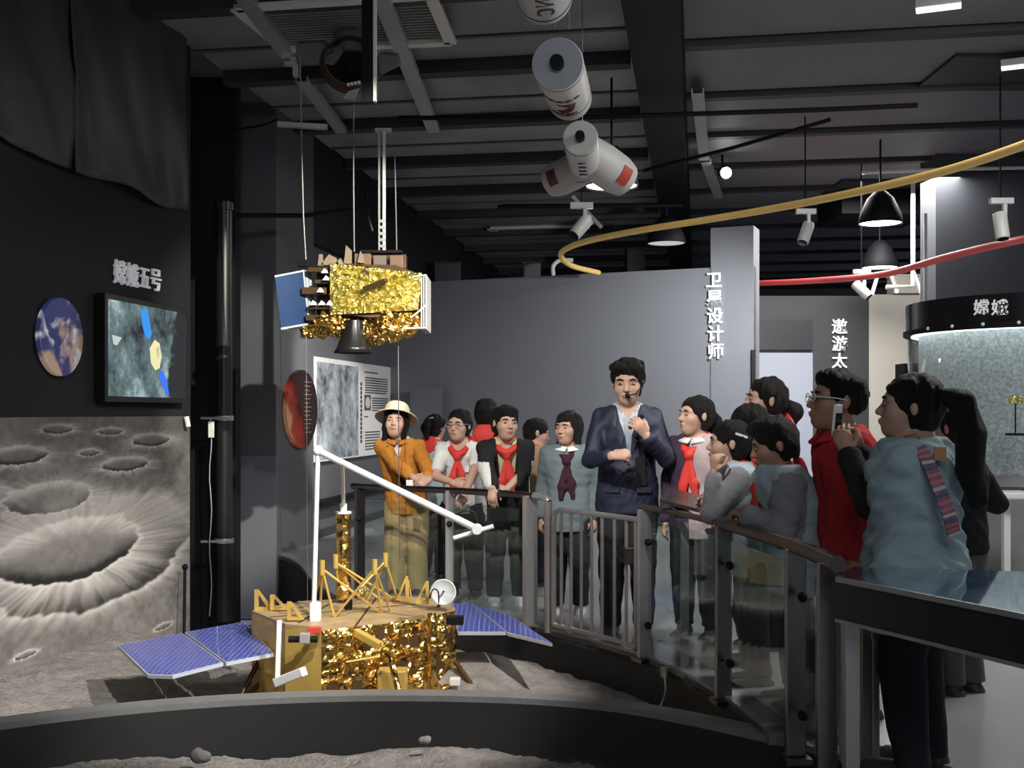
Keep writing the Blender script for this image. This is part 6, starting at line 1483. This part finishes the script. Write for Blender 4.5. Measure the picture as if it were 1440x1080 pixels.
# 1 woman in orange with a bucket hat
I = person('woman in orange shirt jacket and cream bucket hat leaning at the glass railing', 572, 574, 8.95, -6, lean=(-.05, -.06), head=(4, -12, 4), hoff=(-.02, 0, 0), tone='light', hs=1.05,
           hands={'R': dict(at=P(582, 672, 8.45), dir=(.85, -.35, -.1), back=(0, -1, .5), curl=.6, pole=(-1, .1, -.5)), 'L': dict(at=P(604, 674, 8.42), dir=(-.75, -.4, -.35), back=(.2, -1, .5), curl=.6, pole=(1, .1, -.5))},
           inner=c_white, topw=dict(name='jacket', mats=c_orange, grow=.032, hemz=.44, topz=.845, arm_to=.86, vee=(.035, .004, .745, .84), fold=.006), legs=(c_khaki, .034, .03), hair='part_bob', seed=3)
collar(I, c_orange); buttons(I, (.72, .66, .60, .54, .48), 0, cloth('button_tan', (.35, .2, .08)))
hc_ = lambda r, z, n=28: [I['hp'](r * math.cos(2 * math.pi * i / n), .10 + r * 1.08 * math.sin(2 * math.pi * i / n), z + .06 - .22 * r * math.sin(2 * math.pi * i / n)) for i in range(n)]
mb = MB(); rings = [hc_(.72, .12), hc_(.70, .15), hc_(.47, .25), hc_(.43, .29), hc_(.41, .47), hc_(.34, .58), hc_(.02, .61)]
vs = [Vector(p) for r in rings for p in r]; mb.add(vs, [(i * 28 + k, i * 28 + (k + 1) % 28, (i + 1) * 28 + (k + 1) % 28, (i + 1) * 28 + k) for i in range(6) for k in range(28)]); part(I, 'bucket_hat', mb, c_cream, True, 'cream bucket hat').modifiers.new('s', 'SOLIDIFY').thickness = .006
strip(I, 'bag_strap', [front(I, -.085, .80, .045), front(I, -.04, .71, .045), front(I, .03, .60, .045), front(I, .10, .52, .04)], .035, c_blk)
mb = MB(); mb.box(Vector(I['loc'](P(576, 683, 8.38))), (.05, .008, .085)); part(I, 'paper_card', mb, m_white, False)
for s_ in (-1, 1):
    mb = MB(); mb.box(front(I, s_ * .065, .70, .038), (.06, .012, .055)); part(I, 'pocket', mb, c_orange, False)
# 2 girl behind, half hidden
I = person('girl with black ponytail and white hair clip behind the railing, facing away', 610, 584, 9.75, 150, topw=dict(name='jacket', mats=c_lblue, grow=.026, hemz=.46, topz=.845, arm_to=.5), legs=c_dark, hair='pony', scarf=m_scarf, seed=5, finger=False)
hairclip(I, (-.2, .45, .42), (.05, .5, .36)); tail(I, [I['hp'](0, .5, .25), I['hp'](0, .68, .0), I['hp'](0, .62, -.4)], [.035, .045, .02])
# 3 girl with glasses
I = person('girl with glasses, white T-shirt and red scarf resting her arms on the railing', 652, 577, 8.75, -8, lean=(-.02, -.14), head=(-16, -2, 0), hs=1.06, tone='light',
           hands={'R': dict(at=P(637, 679, 8.30), dir=(.85, -.4, -.1), back=(0, -1, .4), curl=.45, pole=(-1, .2, -.6)), 'L': dict(at=P(655, 690, 8.16), dir=(-.35, -.3, -.9), back=(.2, -1, 0), curl=.35, pole=(1, .2, -.4))},
           topw=dict(name='t_shirt', mats=c_white, grow=.022, hemz=.46, topz=.85, arm_to=.34), legs=c_dark, hair='pony', scarf=(m_scarf, .19, 0), glasses=m_galv, seed=7)
mb = MB(); mb.box(front(I, .075, .70, .03), (.055, .006, .05)); part(I, 'name_badge', mb, m_white, False)
# 4 boy seen from behind
I = person('boy with short black hair seen from behind, between two pupils at the railing', 683, 565, 9.7, 178, topw=dict(name='jacket', mats=c_lblue, grow=.028, hemz=.46, topz=.85, arm_to=.9), legs=c_dark, hair='crop', scarf=m_scarf, seed=9, finger=False, hs=1.08)
# 5 boy in black and white jacket
def f5(x, y, z): return ((np.abs(x) > .155) & (z < 1.10)).astype(int)
I = person('boy in black and white zip jacket and red scarf leaning over the railing', 713, 572, 8.45, 4, lean=(-.01, -.16), head=(16, -2, 3), hs=1.1, tone='light', wd=1.06,
           hands={'R': dict(at=P(692, 686, 7.82), dir=(.02, -.15, -1), back=(-.3, -1, 0), curl=.35, pole=(-1, .4, -.2)), 'L': dict(at=P(712, 688, 7.95), dir=(-.9, -.3, -.25), back=(0, -1, .3), curl=.5, pole=(1, .4, -.2))},
           inner=c_yel, topw=dict(name='jacket', mats=[c_blk, c_white], grow=.034, hemz=.43, topz=.848, arm_to=.92, fn=f5, vee=(.052, .030, .60, .84), fold=.006), legs=c_dark, hair='bowl', scarf=(m_scarf, .22, 0), seed=11, shoes=m_shoe)
mb = MB(); mb.box(front(I, .085, .69, .042), (.03, .006, .012)); part(I, 'chest_logo', mb, m_white, False)
# 6 child in tan jacket turned to the right
I = person('child in tan jacket and red scarf turned away to the right behind the railing', 752, 590, 9.3, 120, head=(-20, 12, 0), topw=dict(name='jacket', mats=c_tan, grow=.03, hemz=.46, topz=.85, arm_to=.9), legs=c_dark, hair='short', scarf=m_scarf, seed=13, finger=False, hs=1.06)
# 7 girl in shade, pale blue jacket with the shade put into its cloth colour
def f7(x, y, z): return ((z > 1.16) | (np.abs(x) < .05)).astype(int)
I = person('girl in grey-blue school jacket with long black hair beside the guide', 799, 579, 8.05, -8, head=(-28, 0, 0), hs=1.06, topw=dict(name='jacket', mats=c_gblue, grow=.034, hemz=.42, topz=.848, arm_to=.93, fold=.006), legs=c_dark, hair='bob', scarf=(cloth('plum_tie_cloth', (.035, .010, .02)), .22, 0), seed=15, shoes=m_shoe, tone='mid', finger=False)
collar(I, c_white)
# 8 the guide in the navy suit
I = person('man in navy suit holding a clicker and speaking, standing behind the barred gate', 882, 508, 7.35, -4, head=(-6, 7, 0), hs=1.06, wd=.98, tone='light', lean=(.0, -.02),
           hands={'R': dict(at=P(860, 641, 6.98), dir=(.96, -.25, .12), back=(-.1, -.75, .7), curl=1.15, pole=(-.6, .4, -.9)), 'L': dict(at=P(909, 613, 7.02), dir=(-.55, -.3, .75), back=(.3, -1, .2), curl=.75, pole=(.6, .3, -1))},
           inner=c_stripe, topw=dict(name='suit_jacket', mats=c_navy, grow=.034, hemz=.45, topz=.842, arm_to=.93, vee=(.040, .006, .645, .84), fold=.006, flare=.05, armgrow=.011), legs=(c_dark, .018, .04), hair='part', seed=17)
for s_ in (-1, 1):
    mb = MB(); vs = [front(I, s_ * .075, .815, .045), front(I, s_ * .022, .735, .046), front(I, s_ * .010, .65, .046), front(I, s_ * .05, .70, .05), front(I, s_ * .092, .745, .05), front(I, s_ * .075, .757, .05), front(I, s_ * .098, .775, .048)]
    mb.add(vs, [(0, 1, 3, 5), (1, 2, 3), (0, 5, 6), (3, 4, 5)]); o = part(I, 'lapel', mb, c_navy, False); o.modifiers.new('s', 'SOLIDIFY').thickness = .008
    mb = MB(); mb.box(front(I, s_ * .10, .54, .05), (.10, .014, .035), (1, s_ * .35, 0)); part(I, 'pocket_flap', mb, c_navy, False)
buttons(I, (.63, .57), .004, m_black, .045)
for x in (-.03, -.015, 0, .015, .03): strip(I, 'shirt_stripe', [front(I, x * .9, .80, .0165), front(I, x * .6, .74, .0165), front(I, x * .3, .68, .0165)], .004, cloth('stripe_grey', (.25, .28, .36)), .003)
mb = MB(); hp8 = I['hp']; mb.sphere(hp8(.03, -.46, -.23), .017, 12, 8); mb.tube([hp8(.03, -.47, -.22), hp8(.2, -.42, -.20), hp8(.33, -.15, -.05), hp8(.37, .05, .03)], .004, 6); part(I, 'headset_microphone', mb, m_black)
wr, dr, bk, sd, cu = I['hfr'][1]; q = Vector(wr + dr * .10 - bk * .03); mb = MB(); mb.bar(q - Vector(sd) * .05, q + Vector(sd) * .06, .022, .014); mb.sphere(q + Vector(sd) * .065, .014); part(I, 'clicker', mb, m_black, False)
mb = MB(); mb.bar(front(I, .075, .655, .055), front(I, .085, .555, .055), .06, .012, up=(0, -1, 0)); part(I, 'hanging_phone', mb, m_black, False)
strip(I, 'lanyard', [front(I, .04, .80, .05), front(I, .06, .73, .05), front(I, .075, .655, .052)], .008, m_black)
# 9 girl in plum jacket
def f9(x, y, z): return ((x > .0) & (y < .02)).astype(int)
I = person('girl in dark plum jacket with long red scarf behind the information tablet', 980, 558, 7.25, -30, head=(-38, -4, 0), hs=1.05, tone='light', topw=dict(name='jacket', mats=[c_purple, c_pink], fn=f9, grow=.034, hemz=.42, topz=.85, arm_to=.93, fold=.006), legs=c_dark, hair='pony', scarf=(m_scarf, .22, 0), seed=19, finger=False)
collar(I, c_white); tail(I, [I['hp'](0, .48, .1), I['hp'](0, .62, -.1), I['hp'](0, .5, -.5)], [.03, .04, .02], 'ponytail')
# 10 taller girl with bun
I = person('tall girl with black hair tied low, in profile behind the shorter pupils', 1082, 532, 6.85, -80, head=(-8, -4, 0), hs=1.08, tone='light', topw=dict(name='jacket', mats=c_pink, grow=.028, hemz=.44, topz=.85, arm_to=.93), legs=c_dark, hair='pony', scarf=(m_scarf, .2, 0), seed=21, finger=False)
collar(I, c_white); tail(I, [I['hp'](0, .46, -.02), I['hp'](0, .66, -.2), I['hp'](0, .62, -.5)], [.035, .06, .03], 'ponytail')
# 11 child between
I = person('short-haired child half hidden between the pupils at the right railing', 1058, 571, 6.42, -100, head=(-20, 4, 0), hs=1.12, topw=dict(name='jacket', mats=c_grey, grow=.026, hemz=.45, topz=.85, arm_to=.9), legs=c_dark, hair='short', seed=23, finger=False, tone='mid')
# 12 girl with hair clip
I = person('girl with white hair clip and pale blue jacket, hand at her mouth by the rail', 1060, 592, 5.98, -88, lean=(-.10, -.02), head=(-10, -2, 0), hs=1.12, tone='light', wd=1.05,
           hands={'L': dict(at=P(1005, 664, 5.82), dir=(.0, -.1, 1), back=(-1, -.6, 0), curl=.9, pole=(0, -.3, -1)), 'R': dict(at=P(1004, 706, 6.1), dir=(-1, -.2, 0), curl=.5)},
           topw=dict(name='jacket', mats=[c_lblue, c_grey], fn='arms', grow=.034, hemz=.42, topz=.85, arm_to=.92, fold=.006), legs=c_dark, hair='pony', scarf=m_scarf, seed=25)
hairclip(I, (.36, .12, .24), (.30, .38, .16)); tail(I, [I['hp'](0, .46, .05), I['hp'](0, .6, -.1), I['hp'](0, .45, -.3)], [.03, .05, .02], 'hair_bun')
# 13 boy in grey and pale blue jacket
I = person('boy in grey-sleeved pale blue jacket with folded arms on the brown handrail', 1122, 591, 5.6, -86, lean=(-.10, -.06), head=(-6, 12, 0), hs=1.16, tone='tan', wd=1.10, girth=1.12,
           hands={'L': dict(at=P(1052, 724, 5.36), dir=(-.5, .8, .1), back=(0, -.2, 1), curl=.6, pole=(0, -.6, -1)), 'R': dict(at=P(1050, 716, 5.72), dir=(-.4, -.8, .1), back=(0, 0, 1), curl=.6, pole=(0, .6, -1))},
           topw=dict(name='jacket', mats=[c_lblue, c_grey], fn='arms', grow=.046, hemz=.40, topz=.85, arm_to=.95, fold=.008, armgrow=.028), legs=c_dark, hair='crop', scarf=(m_scarf, .12, 0), seed=27)
# 14 man in red jacket
I = person('man in red jacket with pale-framed glasses looking up in profile', 1200, 524, 5.35, -84, head=(-4, -8, 0), hs=1.12, tone='tan', wd=1.05, topw=dict(name='jacket', mats=c_red, grow=.036, hemz=.40, topz=.852, arm_to=.92, fold=.006), legs=c_dark, hair='fade', glasses=m_white, seed=29, finger=False, lean=(-.05, 0))
collar(I, c_red, w_=.06)
# 17 visitor behind the ponytail
I = person('visitor in black jacket and dark trousers hidden behind the long ponytail', 1348, 572, 5.75, -150, wd=.8, hands={'R': dict(at=P(1342, 690, 6.0)), 'L': dict(at=P(1330, 690, 5.95))}, topw=dict(name='jacket', mats=c_blk, grow=.03, hemz=.50, topz=.85, arm_to=.93), legs=(mat('glossy_plum_cloth', (.05, .04, .045), .35, 0, .2), .03, .06), hair='short', seed=31, finger=False, tone='mid')
# 15 woman with phone, denim vest
I = person('woman with long black ponytail in pale denim vest filming with her phone', 1288, 527, 4.55, -128, head=(22, -6, 0), hs=1.08, tone='mid', wd=1.12, girth=1.1,
           hands={'L': dict(at=P(1192, 638, 4.72), dir=(-.25, .2, .95), back=(-.5, -.8, .1), curl=.55, pole=(-.3, -.4, -1)), 'R': dict(at=P(1205, 636, 5.0), dir=(-.2, -.1, .95), back=(.8, .5, 0), curl=.55, pole=(-.6, .4, -1))},
           topw=dict(name='black_sleeves', mats=c_blk, grow=.020, hemz=.48, topz=.84, arm_to=.95, armgrow=.022), legs=(c_dark, .03, .04), hair='pony', seed=33)
I['garment']('denim_vest', c_denim, .050, .37, .845, .16, fold=.014, armgrow=.04, flare=.16, neck=.05, lab='pale denim vest')
tail(I, [I['loc'](P(1330, 556, 4.42)), I['loc'](P(1352, 566, 4.36)), I['loc'](P(1364, 610, 4.33)), I['loc'](P(1362, 660, 4.33)), I['loc'](P(1376, 705, 4.36)), I['loc'](P(1383, 722, 4.38))], [.034, .05, .056, .052, .036, .010])
m_flor = mat('patterned_strap', (.02, .02, .035), .7, 0, .6, 34, col2=(.42, .18, .20))
patterned(I, 'bag_strap', [Vector(I['loc'](P(*q))) for q in ((1279, 612, 4.43), (1300, 640, 4.33), (1318, 680, 4.26), (1334, 722, 4.24), (1342, 752, 4.26))], .05, [m_flor, cloth('strap_pink', (.42, .16, .20)), cloth('strap_pale', (.45, .42, .45)), cloth('strap_blue', (.08, .10, .22))], (-math.sin(I['root'].rotation_euler[2]), -math.cos(I['root'].rotation_euler[2]), .05))
rz_ = I['root'].rotation_euler[2]; mb = MB(); mb.box(Vector(I['loc'](P(1322, 638, 4.30))), (.045, .006, .05), (math.cos(rz_), -math.sin(rz_), 0), (math.sin(rz_), math.cos(rz_), 0)); part(I, 'leather_patch', mb, cloth('tan_leather', (.35, .2, .09)), False)
ph = empty('smartphone', P(1178, 592, 4.78), 'white smartphone with dark screen held up by the woman in denim', 'phone')
c = P(1177, 591, 4.80); mb = MB(); mb.box(c, (.045, .010, .135), (.9, .4, .0), (-.4, .9, .12)); build('case', mb, m_white, ph, False, bevel=.006)
mb = MB(); mb.box(c + Vector((.004, -.007, -.012)), (.032, .003, .085), (.9, .4, .0), (-.4, .9, .12)); build('screen', mb, mat('phone_screen', (.01, .01, .012), .1), ph, False)
